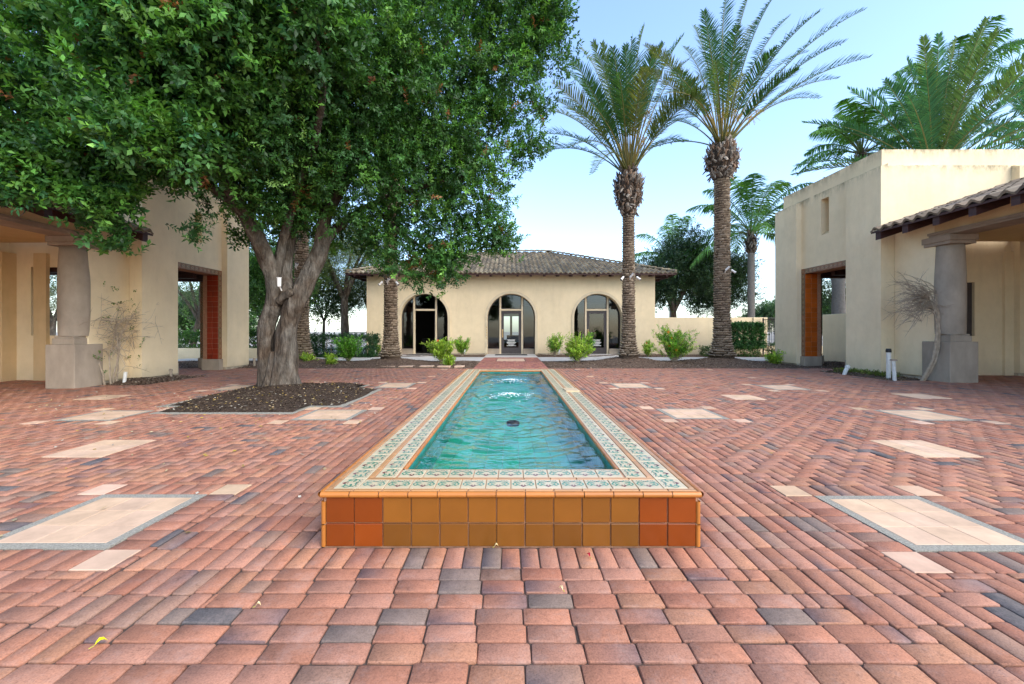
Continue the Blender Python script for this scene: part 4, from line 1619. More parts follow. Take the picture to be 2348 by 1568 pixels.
def extra_left(fin, MB, YA, wt, XW):
    mb = MB()
    mb.box(10.756, YA + .10, -.05, 11.05, YA + .178, 2.95)
    mb.box(11.53, YA - .10, -.05, 12.3, YA + .178, 2.95)
    fin(mb, 'wall_pilaster', MT['stucco_shade'])
    mb = MB()
    for (a, b_, c, d) in ((10.2, 11.19, 2.53, 2.638),):
        mb.box(a, YA + .24, c, b_, YA + .31, d)
    fin(mb, 'window_frame', MT['darkwood'])


make_gate(1, dict(X0=9.44, X1=14.5, YA=10.57, YB=11.68, YC=13.71, YD=14.80, r=.18, Ht=5.86, Hp=5.43, Ho=3.19, th=.40, bt=.165, sw=.16, s0=4.12, s1=5.22, Lf=1.52,
                  fw=(11.4, 12.03, 1.02, 2.41), bo=(10.72, 12.35, 3.02), open_out=False, jamb=(.50, .105, .012), XW=9.78, YE=9.56, k=1.0, beam=3.31, eave=3.66, pw=.63, cy=9.49, cr=.277,
                  z0=.905, z1=1.08, oh=.72, gap=.12, extra=[extra_right]),
          'right-hand cream gate tower with orange tiled gateway and tile-roofed arcade')
make_gate(-1, dict(X0=8.45, X1=13.1, YA=9.49, YB=10.52, YC=12.35, YD=13.37, r=.17, Ht=5.40, Hp=4.98, Ho=2.94, th=.33, bt=.15, sw=.13, s0=3.6, s1=4.42, Lf=1.4,
                   fw=(10.2, 11.2, 1.04, 2.64), bo=(9.63, 11.3, 2.77), open_out=True, jamb=(.30, .035, .012), XW=8.73, YE=8.56, k=.92, beam=3.05, eave=3.36, pw=.58, cy=8.53, cr=.253,
                   z0=.875, z1=1.045, oh=.66, gap=.12, extra=[extra_left]),
          'left-hand cream gate tower with dark red gateway, half hidden by the big tree')
# ------------------------------------------------------------------ spreading tree
DG = [(.042, .118, .026), (.052, .142, .030), (.036, .098, .026), (.066, .160, .032), (.044, .122, .036)]
LG = [(.10, .25, .038), (.085, .22, .038), (.13, .28, .05)]


def bez(p0, p1, p2, n):
    p0, p1, p2 = Vector(p0), Vector(p1), Vector(p2)
    return [p0 * (1 - t) ** 2 + p1 * (2 * t * (1 - t)) + p2 * t * t for t in [i / (n - 1) for i in range(n)]]


def limb(mb, pts, r0, r1, n=10, seed=0, wob=.12, seg=14):
    """smooth tapered limb through control points"""
    P = [Vector(p) for p in pts]
    out = []
    for i in range(len(P) - 1):
        a = P[max(i - 1, 0)]; b = P[i]; c = P[i + 1]; d = P[min(i + 2, len(P) - 1)]
        k = max(3, seg // (len(P) - 1))
        for j in range(k):
            t = j / k
            out.append(.5 * ((2 * b) + (c - a) * t + (2 * a - 5 * b + 4 * c - d) * t * t + (3 * b - a - 3 * c + d) * t ** 3))
    out.append(P[-1])
    rnd = random.Random(seed)
    m = len(out)
    rad = [r0 + (r1 - r0) * (i / (m - 1)) ** .85 for i in range(m)]
    rad = [r * (1 + rnd.uniform(-.05, .05)) for r in rad]
    mb.tube(out, rad, n, wob=wob, seed=seed)
    return out


def make_tree():
    T = thing('tree', 'big spreading evergreen tree with twin grey trunks in the soil bed', 'tree', None, (TX, TY, 0))

    def loc(p): return Vector(p) - Vector((TX, TY, 0))
    tr = MB()
    B = lambda x, y, Y: at(x, y, Y)
    # left stem, right stem fused at the base
    rnd = random.Random(2)
    Yt = 8.05
    L = [B(616, 895, Yt), B(612, 855, Yt), B(609, 800, Yt), B(613, 745, Yt), B(628, 690, Yt - .05), B(626, 640, Yt - .1), B(609, 590, Yt - .2), B(572, 510, Yt - .5), B(520, 420, Yt - 1.0), B(470, 330, Yt - 1.6)]
    rs = [.225, .175, .145, .14, .155, .14, .14, .12, .10, .08]
    R = [B(660, 895, Yt), B(656, 855, Yt), B(655, 800, Yt), B(661, 745, Yt), B(677, 695, Yt), B(704, 640, Yt + .1), B(733, 580, Yt + .2), B(745, 500, Yt + .3), B(800, 400, Yt + .3), B(860, 300, Yt + .2)]
    rr = [.275, .215, .19, .18, .19, .155, .15, .13, .105, .08]
    def smooth(P, r, k=5):
        o, q = [], []
        for i in range(len(P) - 1):
            a = P[max(i - 1, 0)]; b = P[i]; c = P[i + 1]; d = P[min(i + 2, len(P) - 1)]
            for j in range(k):
                t = j / k
                o.append(.5 * ((2 * b) + (c - a) * t + (2 * a - 5 * b + 4 * c - d) * t * t + (3 * b - a - 3 * c + d) * t ** 3))
                q.append(r[i] + (r[i + 1] - r[i]) * t)
        return o + [P[-1]], q + [r[-1]]
    for P, r, sd in ((L, rs, 3), (R, rr, 5)):
        o, q = smooth(P, r)
        st = MB()
        st.tube([loc(p) for p in o], q, 22, wob=.16, seed=sd)
        st.build('trunk', MT['bark'], T, smooth=True)
    ft = MB()
    for i in range(11):
        a = 2 * PI * i / 11 + .2
        base = Vector((TX - .04, Yt, 0))
        d = Vector((math.cos(a), math.sin(a) * .8, 0))
        ft.tube([loc(base + d * .19 + Vector((0, 0, .75))), loc(base + d * .23 + Vector((0, 0, .3))), loc(base + d * .29 + Vector((0, 0, .06))), loc(base + d * .40 + Vector((0, 0, -.06)))], [.03, .08, .10, .05], 9, wob=.2, seed=i)
    ft.build('root_flare', MT['bark'], T, smooth=True)
    def lb(pts, r0, r1, sd, n=10): return limb(tr, [loc(p) for p in pts], r0, r1, n, sd)
    lb([B(662, 690, Yt), B(652, 640, Yt + .1), B(656, 580, Yt + .2), B(668, 500, Yt + .4), B(660, 380, Yt + .6), B(640, 250, Yt + .5)], .19, .06, 11)
    lb([B(626, 640, Yt - .1), B(642, 590, Yt), B(652, 540, Yt), B(680, 440, Yt - .4), B(720, 340, Yt - .9)], .13, .05, 12)
    lb([B(733, 580, Yt + .2), B(765, 530, Yt + .5), B(850, 470, Yt + .6), B(960, 430, Yt + .5), B(1080, 400, Yt + .3)], .12, .03, 13)
    lb([B(745, 500, Yt + .3), B(770, 400, Yt + 1.0), B(820, 280, Yt + 1.8)], .12, .05, 14)
    lb([B(565, 500, Yt - .5), B(480, 425, Yt - .9), B(360, 375, Yt - 1.4), B(240, 365, Yt - 1.8)], .09, .03, 15)
    lb([B(520, 420, Yt - 1.0), B(400, 330, Yt - 2.0), B(250, 250, Yt - 2.8)], .10, .03, 16)
    lb([B(609, 590, Yt - .2), B(560, 470, Yt + .8), B(500, 330, Yt + 1.8)], .11, .04, 17)
    lb([B(470, 330, Yt - 1.6), B(420, 180, Yt - 2.4), B(380, 40, Yt - 2.8)], .08, .03, 18)
    lb([B(720, 340, Yt - .9), B(740, 200, Yt - 1.7), B(720, 60, Yt - 2.2)], .07, .03, 19)
    lb([B(640, 250, Yt + .5), B(620, 100, Yt + .3), B(600, -80, Yt)], .08, .03, 20)
    lb([B(860, 300, Yt + .2), B(960, 180, Yt), B(1060, 60, Yt - .2)], .08, .03, 21)
    lb([B(850, 470, Yt + .6), B(930, 540, Yt + .4), B(1000, 590, Yt + .3)], .06, .015, 22, 8)
    # cut branch stubs
    lb([B(640, 690, Yt - .12), B(668, 668, Yt - .22)], .09, .07, 23)
    tr.build('boughs', MT['bark'], T, smooth=True)
    tr = MB()
    # dead twigs hanging under the crown
    for i in range(16):
        x, y, Y = rnd.uniform(20, 500), rnd.uniform(250, 480), rnd.uniform(6.0, 7.6)
        if x > 620: y = rnd.uniform(300, 600)
        p = B(x, y, Y)
        q = p + Vector((rnd.uniform(-.5, .5), rnd.uniform(-.3, .3), rnd.uniform(-.45, .35)))
        m = (p + q) / 2 + Vector((rnd.uniform(-.1, .1), 0, rnd.uniform(-.08, .12)))
        tr.tube([loc(v) for v in bez(p, m, q, 6)], [.007, .0065, .006, .005, .004, .003], 5)
    tr.build('dead_twigs', MT['bark'], T, smooth=True)
    lob = []
    def lobe(x, y, Y, r): lob.append((loc(at(x, y, Y)), max(.10, r * Y / F - .24)))
    # right flank
    for a in ((1165, 60, 8.4, 130), (1140, 190, 8.5, 120), (1120, 310, 8.5, 125), (1090, 420, 8.6, 125), (1110, 520, 8.6, 75), (1010, 545, 8.5, 95), (960, 590, 8.3, 75), (1020, 605, 8.3, 64), (905, 605, 8.3, 58), (960, 635, 8.3, 45), (1070, 575, 8.4, 52), (1010, 640, 8.3, 40), (880, 520, 8.6, 85), (950, 400, 8.4, 150), (1000, 250, 8.2, 170), (1010, 90, 8.0, 170),
              (860, 170, 7.5, 190), (820, 340, 7.8, 160), (780, 450, 7.9, 120), (700, 480, 8.3, 80), (840, 60, 7.0, 170), (1180, -80, 8.2, 150), (1225, 110, 8.5, 75), (1275, 85, 8.5, 60), (1290, 145, 8.5, 48), (1265, 20, 8.4, 70), (1235, 240, 8.5, 60), (1225, 330, 8.5, 55), (1150, 555, 8.5, 52), (1240, 60, 8.5, 50), (1210, 400, 8.6, 45),
              # centre
              (640, 330, 7.0, 150), (600, 180, 6.4, 170), (680, 60, 6.0, 180), (560, 420, 7.2, 90), (610, 490, 7.4, 60), (480, 300, 6.4, 150), (450, 150, 5.8, 170), (520, 20, 5.6, 180), (740, 240, 7.4, 150), (525, 475, 7.7, 48), (560, 545, 8.3, 36), (590, 470, 8.3, 55), (650, 470, 8.2, 70), (720, 420, 8.4, 80), (440, 390, 7.0, 60), (500, 430, 7.3, 55),
              # left
              (350, 330, 6.2, 120), (300, 200, 5.8, 150), (330, 40, 5.4, 170), (220, 380, 6.0, 105), (250, 250, 5.3, 95), (30, 425, 5.9, 60), (140, 440, 5.9, 60), (215, 450, 6.0, 62), (300, 300, 5.2, 90), (420, 330, 5.6, 90), (150, 405, 5.9, 75), (60, 400, 5.7, 70), (80, 330, 5.8, 110), (130, 210, 5.8, 120), (250, 470, 6.0, 62), (310, 445, 6.2, 55), (262, 545, 6.3, 36), (215, 505, 6.2, 45), (40, 170, 6.4, 110), (160, 60, 5.8, 130), (445, 520, 6.8, 34), (465, 430, 6.9, 45), (395, 400, 6.8, 50), (-40, 400, 5.8, 90), (-60, 250, 5.8, 130),
              # back
              (700, 380, 10.0, 150), (560, 330, 9.6, 130), (820, 250, 10.2, 170), (1000, 380, 10.2, 120), (650, 200, 10.2, 170), (450, 300, 9.5, 120), (640, 520, 9.6, 60), (760, 540, 9.3, 60), (840, 560, 9.0, 50), (330, 330, 9.2, 90),
              # above the frame
              (950, -120, 8.0, 190), (700, -150, 7.5, 220), (450, -140, 6.6, 200), (250, -110, 6.4, 170), (900, 0, 10.2, 190), (600, -20, 10.2, 190), (100, -80, 6.8, 140)):
        lobe(*a)
    near = [l for l in lob if l[0].y + TY < 6.75]
    far = [l for l in lob if l[0].y + TY >= 6.75]
    foliage('crown', near, 1750, 6, 13, .098, .050, DG * 3 + LG * 3 + [(.05, .17, .06)] * 2, T, 5, brown=.014, spread=.13, shell=(.45, 1.05), flat=.9)
    foliage('crown', far, 4100, 6, 13, .080, .037, DG * 5 + LG * 2, T, 6, brown=.010, spread=.125, shell=(.45, 1.05), flat=.9)
    # young pale shoots at the tips
    tips = [l for l in lob]
    foliage('crown', tips, 420, 2, 15, .075, .026, [(.13, .26, .055), (.16, .29, .07), (.11, .23, .06)], T, 15, spread=.10, shell=(.9, 1.06), flat=.9, length=.3)


make_tree()

# a second tree reaches in from beyond the left edge
def side_tree():
    X, Y = -13.5, 6.6
    T = thing('tree', 'thin-leaved tree whose grey boughs reach in at the upper left edge', 'tree', None, (X, Y, 0))
    mb = MB()
    def loc(p): return Vector(p) - Vector((X, Y, 0))
    limb(mb, [(0, 0, -.1), (.05, 0, 1.8), (-.05, .1, 3.8), (.2, 0, 5.4)], .24, .17, 14, 3)
    limb(mb, [(.1, 0, 4.9), (2.2, 0, 5.5)] + [loc(at(x, y, Yd)) for x, y, Yd in ((-60, 240, 6.4), (40, 218, 6.6), (130, 210, 7.0), (210, 180, 7.3))], .10, .03, 10, 4)
    limb(mb, [(.2, 0, 5.2), (2.4, .1, 6.2)] + [loc(at(x, y, Yd)) for x, y, Yd in ((-40, 130, 6.4), (20, 85, 6.6), (85, 42, 6.8), (150, 10, 7.2))], .12, .04, 10, 5)
    limb(mb, [(.2, 0, 5.3), (-.1, .4, 6.4), (-.4, .6, 7.6)], .13, .05, 10, 6)
    mb.build('trunk', MT['bark'], T, smooth=True)
    lob = [(loc(at(x, y, d)), r * d / F) for x, y, d, r in ((60, 120, 7.6, 110), (180, 120, 7.8, 110), (20, 20, 7.4, 120), (140, 0, 7.4, 120), (-80, 60, 7.0, 150), (240, 250, 8.4, 90), (80, 300, 8.2, 80), (-60, -120, 6.6, 170))]
    lob += [(Vector((a, b, c)), r) for a, b, c, r in ((0, 0, 7.4, 1.5), (1.6, .4, 7.6, 1.3), (-1.2, -.3, 7.0, 1.2), (2.8, 0, 6.9, 1.1), (.3, 1.2, 6.6, 1.1))]
    foliage('crown', lob, 1500, 4, 11, .055, .022, [(.06, .125, .025), (.085, .16, .03), (.045, .10, .03)], T, 44, spread=.16, shell=(.4, 1.0))


side_tree()


# ------------------------------------------------------------------ palms
def frond(mb, p0, p1, p2, n, ll, start, rnd, col, width=.030, up=.35, tip=.4, hang=0.0, rach=.024, stemcol=(.22, .20, .07)):
    """pinnate frond along a curve; leaflets stand in a shallow V"""
    P = bez(p0, p1, p2, 26)
    mb.tube(P, [rach * (1 - .85 * i / 25) for i in range(26)], 5, 0, stemcol, cap=False)
    seg = [(P[i + 1] - P[i]).length for i in range(25)]
    for i in range(n):
        t = start + (1 - start) * i / (n - 1)
        f = t * 25
        k = min(int(f), 24)
        p = P[k].lerp(P[k + 1], f - k)
        d = (P[min(k + 1, 25)] - P[max(k - 1, 0)]).normalized()
        sd = d.cross(Vector((0, 0, 1)))
        if sd.length < .15: sd = d.cross(Vector((1, .3, 0)))
        sd.normalize()
        nn = sd.cross(d).normalized()
        e = (t - start) / (1 - start)
        L = ll * (.40 + .75 * math.sin(PI * min(1, .12 + e * .80))) * (1 - .45 * max(0, e - .75) / .25)
        for s in (-1, 1):
            if rnd.random() < .03: continue
            a = tip + .25 * e + rnd.gauss(0, .07)
            D = (sd * (s * math.cos(a)) + d * math.sin(a) + nn * (up + rnd.gauss(0, .12))).normalized()
            D = (D + Vector((0, 0, -hang)) * rnd.uniform(.5, 1.2)).normalized()
            w = (d - D * d.dot(D)).normalized()
            q = rnd.uniform(.82, 1.12) * L
            k_ = rnd.uniform(.7, 1.3)
            c = tuple(v * k_ for v in col)
            m_ = p + D * (q * .5)
            e_ = p + D * q + Vector((0, 0, -.10 * q - hang * .35 * q))
            mb.add([p + w * (width * .35), m_ + w * (width * .5), e_, m_ - w * (width * .5), p - w * (width * .35)], [(0, 1, 3, 4), (1, 2, 3)], 0, c)


def palm_trunk(mb, h, r0, r1, rnd, boot=True, cols=None):
    """date palm trunk: core plus spiral rows of cut leaf bases"""
    n = 26
    rs = []
    for i in range(n + 1):
        z = h * i / n
        flare = .9 * math.exp(-z / .34) * r0
        rs.append(r0 + (r1 - r0) * i / n + flare)
    mb.tube([(0.02 * math.sin(i * .5), 0.02 * math.cos(i * .4), -.1 + (h + .1) * i / n) for i in range(n + 1)], [r * .93 for r in rs], 16, 0, (.085, .06, .042), wob=.03)
    z = .12
    k = 0
    row = 0
    while z < h - .05:
        r = r0 + (r1 - r0) * z / h + .9 * math.exp(-z / .34) * r0
        cnt = 11
        for i in range(cnt):
            th = 2 * PI * (i + .5 * (row % 2)) / cnt + rnd.uniform(-.08, .08) + row * .05
            rd = Vector((math.cos(th), math.sin(th), 0)); tg = Vector((-math.sin(th), math.cos(th), 0))
            w = r * 2 * PI / cnt * .60 * rnd.uniform(.8, 1.15)
            zz = z + rnd.uniform(-.015, .015)
            b = rd * (r * .90)
            o_ = rd * (r * (1.0 + rnd.uniform(.05, .16)))
            hgt = .066 * rnd.uniform(.8, 1.25)
            kk = rnd.uniform(.7, 1.35)
            c1 = tuple(v * kk for v in rnd.choice(((.15, .105, .07), (.20, .145, .10), (.12, .085, .06))))
            c2 = tuple(v * kk for v in (.42, .34, .25))
            Z = Vector((0, 0, 1))
            v = [b - tg * w + Z * (zz - hgt * .7), b + tg * w + Z * (zz - hgt * .7), o_ - tg * (w * .72) + Z * (zz + hgt * .25), o_ + tg * (w * .72) + Z * (zz + hgt * .25), b * .98 - tg * (w * .6) + Z * (zz + hgt * .42), b * .98 + tg * (w * .6) + Z * (zz + hgt * .42)]
            q = mb.add(v, [(0, 1, 3, 2), (2, 3, 5, 4), (0, 2, 4), (1, 5, 3)], 0, c1)
            mb.c[q + 2] = c2; mb.c[q + 3] = c2; mb.c[q + 4] = c2; mb.c[q + 5] = c2
        z += .080
        row += 1


def boots(mb, prof, rnd, n, ragged=1.0):
    """shaggy swelling of old leaf bases under the crown; prof = [(z, r)]"""
    zs = [p[0] for p in prof]; rr = [p[1] for p in prof]
    mb.tube([(0, 0, z) for z in zs], [r * .9 for r in rr], 16, 0, (.06, .045, .035), wob=.06)
    for i in range(n):
        z = zs[0] + (zs[-1] - zs[0]) * ((i + rnd.random()) / n)
        r = float(np.interp(z, zs, rr))
        th = i * 2.39996 + rnd.uniform(-.2, .2)
        rd = Vector((math.cos(th), math.sin(th), 0)); tg = Vector((-math.sin(th), math.cos(th), 0)); Z = Vector((0, 0, 1))
        dirv = (Z * rnd.uniform(.25, .9) + rd * rnd.uniform(.05, .30) + tg * rnd.uniform(-.35, .35))
        if rnd.random() < .3: dirv = Z * rnd.uniform(-.8, -.2) + rd * .25 + tg * rnd.uniform(-.5, .5)
        dirv.normalize()
        L = rnd.uniform(.12, .26) * ragged
        w = rnd.uniform(.03, .065)
        p = rd * (r * .88) + Z * z
        k = rnd.uniform(.5, 1.5)
        c = tuple(v * k for v in rnd.choice(((.27, .225, .185), (.18, .14, .11), (.36, .31, .26), (.22, .145, .10))))
        t2 = (tg - dirv * tg.dot(dirv)).normalized()
        e = p + dirv * L + rd * (.04 * rnd.random())
        mb.add([p - t2 * w, p + t2 * w, e + t2 * (w * .55), e - t2 * (w * .55), p + rd * .05 + dirv * (L * .5)], [(0, 1, 4), (1, 2, 4), (2, 3, 4), (3, 0, 4)], 0, c)


FRC = [(.040, .100, .036), (.048, .115, .038), (.042, .102, .048), (.075, .120, .030), (.034, .085, .033)]


def date_palm(X, Y, hz, tips, base, label, seed, crownprof, r0, r1, mound, extra=0, parts=True, group='date palms in the mulch beds', ll=.46, L=5.2):
    """tips: list of (x, y) picture positions of frond ends, given the crown base; depth is chosen so the length fits"""
    rnd = random.Random(seed)
    T = thing('date_palm', label, 'palm tree', group, (X, Y, mound))
    tr = MB()
    palm_trunk(tr, crownprof[0][0] + .1, r0, r1, rnd)
    tr.build('trunk', MT['palmbark'], T)
    bt = MB()
    boots(bt, crownprof, rnd, 330)
    bt.build('leaf_bases', MT['palmbark'], T)
    O = Vector((X, Y, mound))
    zc = crownprof[-1][0] - .12
    vecs = []
    for t in tips:
        x, y = t[0], t[1]
        e = at(x, y, Y) - (O + Vector((0, 0, zc)))
        l2 = e.x ** 2 + e.z ** 2
        Lw = L * rnd.uniform(.9, 1.05)
        d = math.sqrt(max(0, Lw * Lw - l2)) * .85
        sg = t[2] if len(t) > 2 else rnd.choice((-1, 1))
        d *= sg
        if abs(d) > 0:
            q = (Y + d) / Y
            e = at(x, y, Y + d) - (O + Vector((0, 0, zc)))
        vecs.append(e)
    for i in range(extra):
        az = rnd.uniform(0, 2 * PI); el = math.radians(rnd.uniform(25, 80))
        vecs.append(Vector((math.cos(az) * math.cos(el), math.sin(az) * math.cos(el), math.sin(el))) * (L * rnd.uniform(.85, 1.05)))
    allm = MB()
    for i, e in enumerate(vecs):
        l = e.length
        hd = Vector((e.x, e.y, 0))
        el = math.atan2(e.z, max(hd.length, 1e-3))
        hn = hd.normalized() if hd.length > .05 else Vector((1, 0, 0))
        p0 = Vector((0, 0, zc)) + hn * .16
        p1 = Vector((0, 0, zc)) + e * .5 + Vector((0, 0, 1)) * (l * (.16 if el > 0 else .26)) - hn * (l * .05)
        p2 = Vector((0, 0, zc)) + e
        m = MB() if parts else allm
        low = el < math.radians(22)
        col = rnd.choice(FRC)
        if rnd.random() < .08: col = (.13, .145, .045)
        frond(m, p0, p1, p2, 60 if parts else 46, ll * (.75 if low else 1) * rnd.uniform(.9, 1.1), .34, rnd, col, .033 if parts else .05, tip=.60, rach=.028, stemcol=rnd.choice(((.20, .19, .07), (.26, .22, .08), (.15, .16, .06))))
        if parts: m.build('frond', MT['frond'], T)
    if not parts: allm.build('crown', MT['frond'], T)
    # flower stalks and date stems among the frond bases
    fs = MB()
    for i in range(14):
        az = rnd.uniform(0, 6.28); el = rnd.uniform(.7, 1.3)
        d = Vector((math.cos(az) * math.cos(el), math.sin(az) * math.cos(el), math.sin(el)))
        p = Vector((0, 0, zc)) + d * .2
        l = rnd.uniform(.7, 1.9)
        q = p + d * l
        fs.tube(bez(p, p + d * l * .6 + Vector((0, 0, .15)), q, 6), .014, 5, 0, (.36, .25, .06))
        for j in range(12):
            e = q + Vector((rnd.gauss(0, .16), rnd.gauss(0, .16), rnd.uniform(-.30, .15)))
            fs.tube([q, (q + e) / 2 + Vector((0, 0, .05)), e], .006, 4, 0, (.42, .27, .06), cap=False)
    fs.build('flower_stalks', MT['frond'], T)
    return T


rp = [(1992, 132), (1878, 225, 1), (1981, 23), (1935, 97, -1), (1879, 27), (1808, 39, 1), (1777, -12), (1722, -22), (1668, -30, -1), (1613, 27), (1625, 60, 1), (1480, 104), (1566, 107, 1), (1541, 161, -1), (1473, 157), (1505, 283), (1470, 350), (1640, 140, -1), (1700, 120, 1), (1620, 170, 1), (1780, 110, -1), (1560, 200, 1), (1525, 215, -1), (1690, 60), (1590, 60), (1740, 40, 1), (1850, 120), (1830, 160, -1), (1500, 130), (1520, 180), (1450, 240), (1920, 180, 1), (1660, 80, 1), (1705, 170, -1)]
date_palm(7.39, 14.5, 7.39, rp, (1668, 362), 'tallest date palm, right of the arched building, with wide upswept crown', 3,
          [(6.25, .28), (6.5, .40), (6.75, .52), (7.0, .57), (7.2, .50), (7.38, .36), (7.52, .26)], .265, .235, .20)
lp = [(1359, 98), (1308, 132), (1405, 111), (1477, 59), (1434, 104, -1), (1269, 190), (1269, 225), (1258, 254), (1244, 308), (1251, 347), (1301, 340, -1), (1358, 398, -1), (1566, 82), (1677, 140), (1580, 136), (1566, 229, 1), (1598, 268), (1566, 326), (1335, 180, -1), (1385, 150, 1), (1455, 120, 1), (1500, 110), (1420, 170, -1), (1520, 160, 1), (1300, 250, 1), (1330, 110), (1380, 100), (1450, 85), (1520, 100), (1540, 110), (1620, 200), (1600, 180, -1), (1290, 160), (1475, 160, -1), (1400, 200, 1), (1350, 230, -1)]
date_palm(4.12, 14.5, 6.5, lp, (1437, 401), 'slimmer date palm with shaggy bulge below its crown, right of centre', 4,
          [(4.95, .23), (5.2, .30), (5.4, .42), (5.65, .46), (5.95, .50), (6.2, .44), (6.4, .32), (6.55, .24)], .222, .188, .22)
date_palm(-4.14, 14.3, 6.4, [], None, 'date palm whose crown is lost in the big tree, before the open door', 6,
          [(5.0, .22), (5.3, .36), (5.7, .46), (6.1, .40), (6.4, .26)], .225, .205, .2, extra=26, parts=False, L=3.9)
date_palm(-7.27, 14.4, 6.4, [], None, 'date palm trunk right behind the big tree, left of the building', 7,
          [(5.0, .23), (5.3, .38), (5.7, .48), (6.1, .42), (6.4, .28)], .235, .21, .2, extra=26, parts=False, L=3.9)


def queen_palm(X, Y, h, L, label, seed, nfr=16, r=.2, vis=True, spear=.0):
    rnd = random.Random(seed)
    T = thing('queen_palm', label, 'palm tree', 'feathery palms beyond the walls', (X, Y, -.06))
    tr = MB()
    n = 40
    zz = [h * i / n for i in range(n + 1)]
    tr.tube([(0, 0, z) for z in zz], [r * (1 + .25 * math.exp(-z / .5) + .02 * math.sin(z * 18)) for z in zz], 14, 0, (.27, .24, .21), wob=.02)
    tr.build('trunk', MT['palmbark'], T, smooth=True)
    bt = MB()
    boots(bt, [(h - .15, r * .9), (h + .15, r * 1.6), (h + .55, r * 1.7), (h + .95, r * 1.1), (h + 1.15, r * .6)], rnd, 90, 1.6)
    bt.build('leaf_bases', MT['palmbark'], T)
    m = MB()
    zc = h + 1.05
    for i in range(nfr):
        az = 2 * PI * i / nfr * 1.0 + rnd.uniform(-.25, .25)
        el = math.radians(rnd.choice((rnd.uniform(0, 30), rnd.uniform(30, 75), rnd.uniform(-25, 10))))
        d = Vector((math.cos(az) * math.cos(el), math.sin(az) * math.cos(el), math.sin(el)))
        l = L * rnd.uniform(.85, 1.1)
        p0 = Vector((0, 0, zc))
        p1 = p0 + d * (l * .55) + Vector((0, 0, l * .28))
        p2 = p0 + d * l + Vector((0, 0, -l * .18))
        col = rnd.choice([(.08, .19, .045), (.11, .24, .05), (.065, .16, .045), (.14, .27, .06)])
        frond(m, p0, p1, p2, 60, .60 * (L / 3.2) ** .4, .2, rnd, col, .048, .15, .35, .55, .03, (.14, .18, .06))
    m.build('crown', MT['frond'], T)


q = at(1722, 540, 24); queen_palm(q.x, 24, q.z - .9, 4.2, 'slim grey-trunked feather palm standing between tall date palm and right tower', 21, 30, .19)
q = at(1540, 625, 33); queen_palm(q.x, 33, q.z, 4.2, 'distant feather palm peeping over the dark round tree', 22, 15, .2)
q = at(2185, 270, 24); queen_palm(q.x, 24, q.z, 4.5, 'feather palm with drooping tips behind the right tower, highest of that clump', 23, 26, .22)
q = at(1975, 400, 21); queen_palm(q.x, 21, q.z, 3.4, 'yellow-green feather palm behind the left edge of the right tower\'s parapet', 24, 22, .2)
q = at(2400, 330, 25); queen_palm(q.x, 25, q.z, 3.6, 'feather palm at the far right edge behind the tower', 27, 16, .2)


def rear_date(px, py, Y, L, n, label, seed, els=(8, 85), col=None):
    rnd = random.Random(seed)
    b = at(px, py, Y)
    T = thing('date_palm', label, 'palm tree', 'date palms behind the right tower', (b.x, Y, -.06))
    tr = MB()
    palm_trunk(tr, b.z - .6, .34, .3, rnd)
    tr.build('trunk', MT['palmbark'], T)
    m = MB()
    for i in range(n):
        az = 2.39996 * i + rnd.uniform(-.2, .2)
        el = math.radians(els[0] + (els[1] - els[0]) * ((i + .5) / n) ** .9)
        d = Vector((math.cos(az) * math.cos(el), math.sin(az) * math.cos(el), math.sin(el)))
        l = L * rnd.uniform(.85, 1.05)
        p0 = Vector((0, 0, b.z)) + Vector((d.x, d.y, 0)) * .2
        frond(m, p0, p0 + d * (l * .5) + Vector((0, 0, l * .13)), p0 + d * l + Vector((0, 0, -l * .06)), 66, .56, .16, rnd, rnd.choice(col or [(.05, .14, .065), (.065, .17, .07), (.045, .125, .065), (.09, .15, .045)]), .050, .3, .62, 0, .035, (.24, .22, .08))
    m.build('crown', MT['frond'], T)
    bt = MB()
    boots(bt, [(b.z - .9, .32), (b.z - .5, .5), (b.z - .1, .4), (b.z + .2, .25)], rnd, 120)
    bt.build('leaf_bases', MT['palmbark'], T)


rear_date(2140, 395, 18.5, 5.9, 46, 'full blue-green date palm rising behind the right tower\'s parapet', 41, (-8, 86))
rear_date(2420, 370, 20, 5.4, 26, 'date palm cut by the right edge of the picture, behind the parapet', 42, (5, 82))


# ------------------------------------------------------------------ background trees and hedges
def bg_tree(name, X, Y, zc, rad, label, seed, cols, n, leaf=(.10, .05), trunk=.16, flat=.85, forks=4, lean=0.0, group=None, z0=0.0, spr=4, m=9, extra_lobes=6, cat='tree', bark='bark'):
    rnd = random.Random(seed)
    T = thing(name, label, cat, group, (X, Y, z0))
    mb = MB()
    zb = max(.5, zc - rad * .9)
    limb(mb, [(0, 0, -.1), (lean * .3, 0, zb * .5), (lean * .6, .05, zb)], trunk, trunk * .75, 10, seed, .08)
    for i in range(forks):
        a = 2 * PI * i / forks + rnd.uniform(-.4, .4)
        e = Vector((lean + math.cos(a) * rad * .65, math.sin(a) * rad * .65, zc + rnd.uniform(-.1, .5) * rad))
        limb(mb, [(lean * .6, .05, zb * .92), Vector((lean * .6, 0, zb)).lerp(e, .5) + Vector((0, 0, rad * .05)), e], trunk * .6, trunk * .15, 8, seed + i, .06)
    mb.build('trunk', MT[bark], T, smooth=True)
    lob = [(Vector((lean, 0, zc)), rad * .72)]
    for i in range(extra_lobes * 2):
        a = 2.4 * i; h = rnd.uniform(-.55, .65)
        rr = rad * rnd.uniform(.34, .5)
        k = math.sqrt(max(0, 1 - h * h)) * (rad - rr * .7)
        lob.append((Vector((lean + math.cos(a) * k, math.sin(a) * k, zc + h * rad * flat)), rr))
    foliage('crown', lob, n, spr, m, leaf[0], leaf[1], cols, T, seed, spread=leaf[0] * 2.2, flat=flat)
    return T


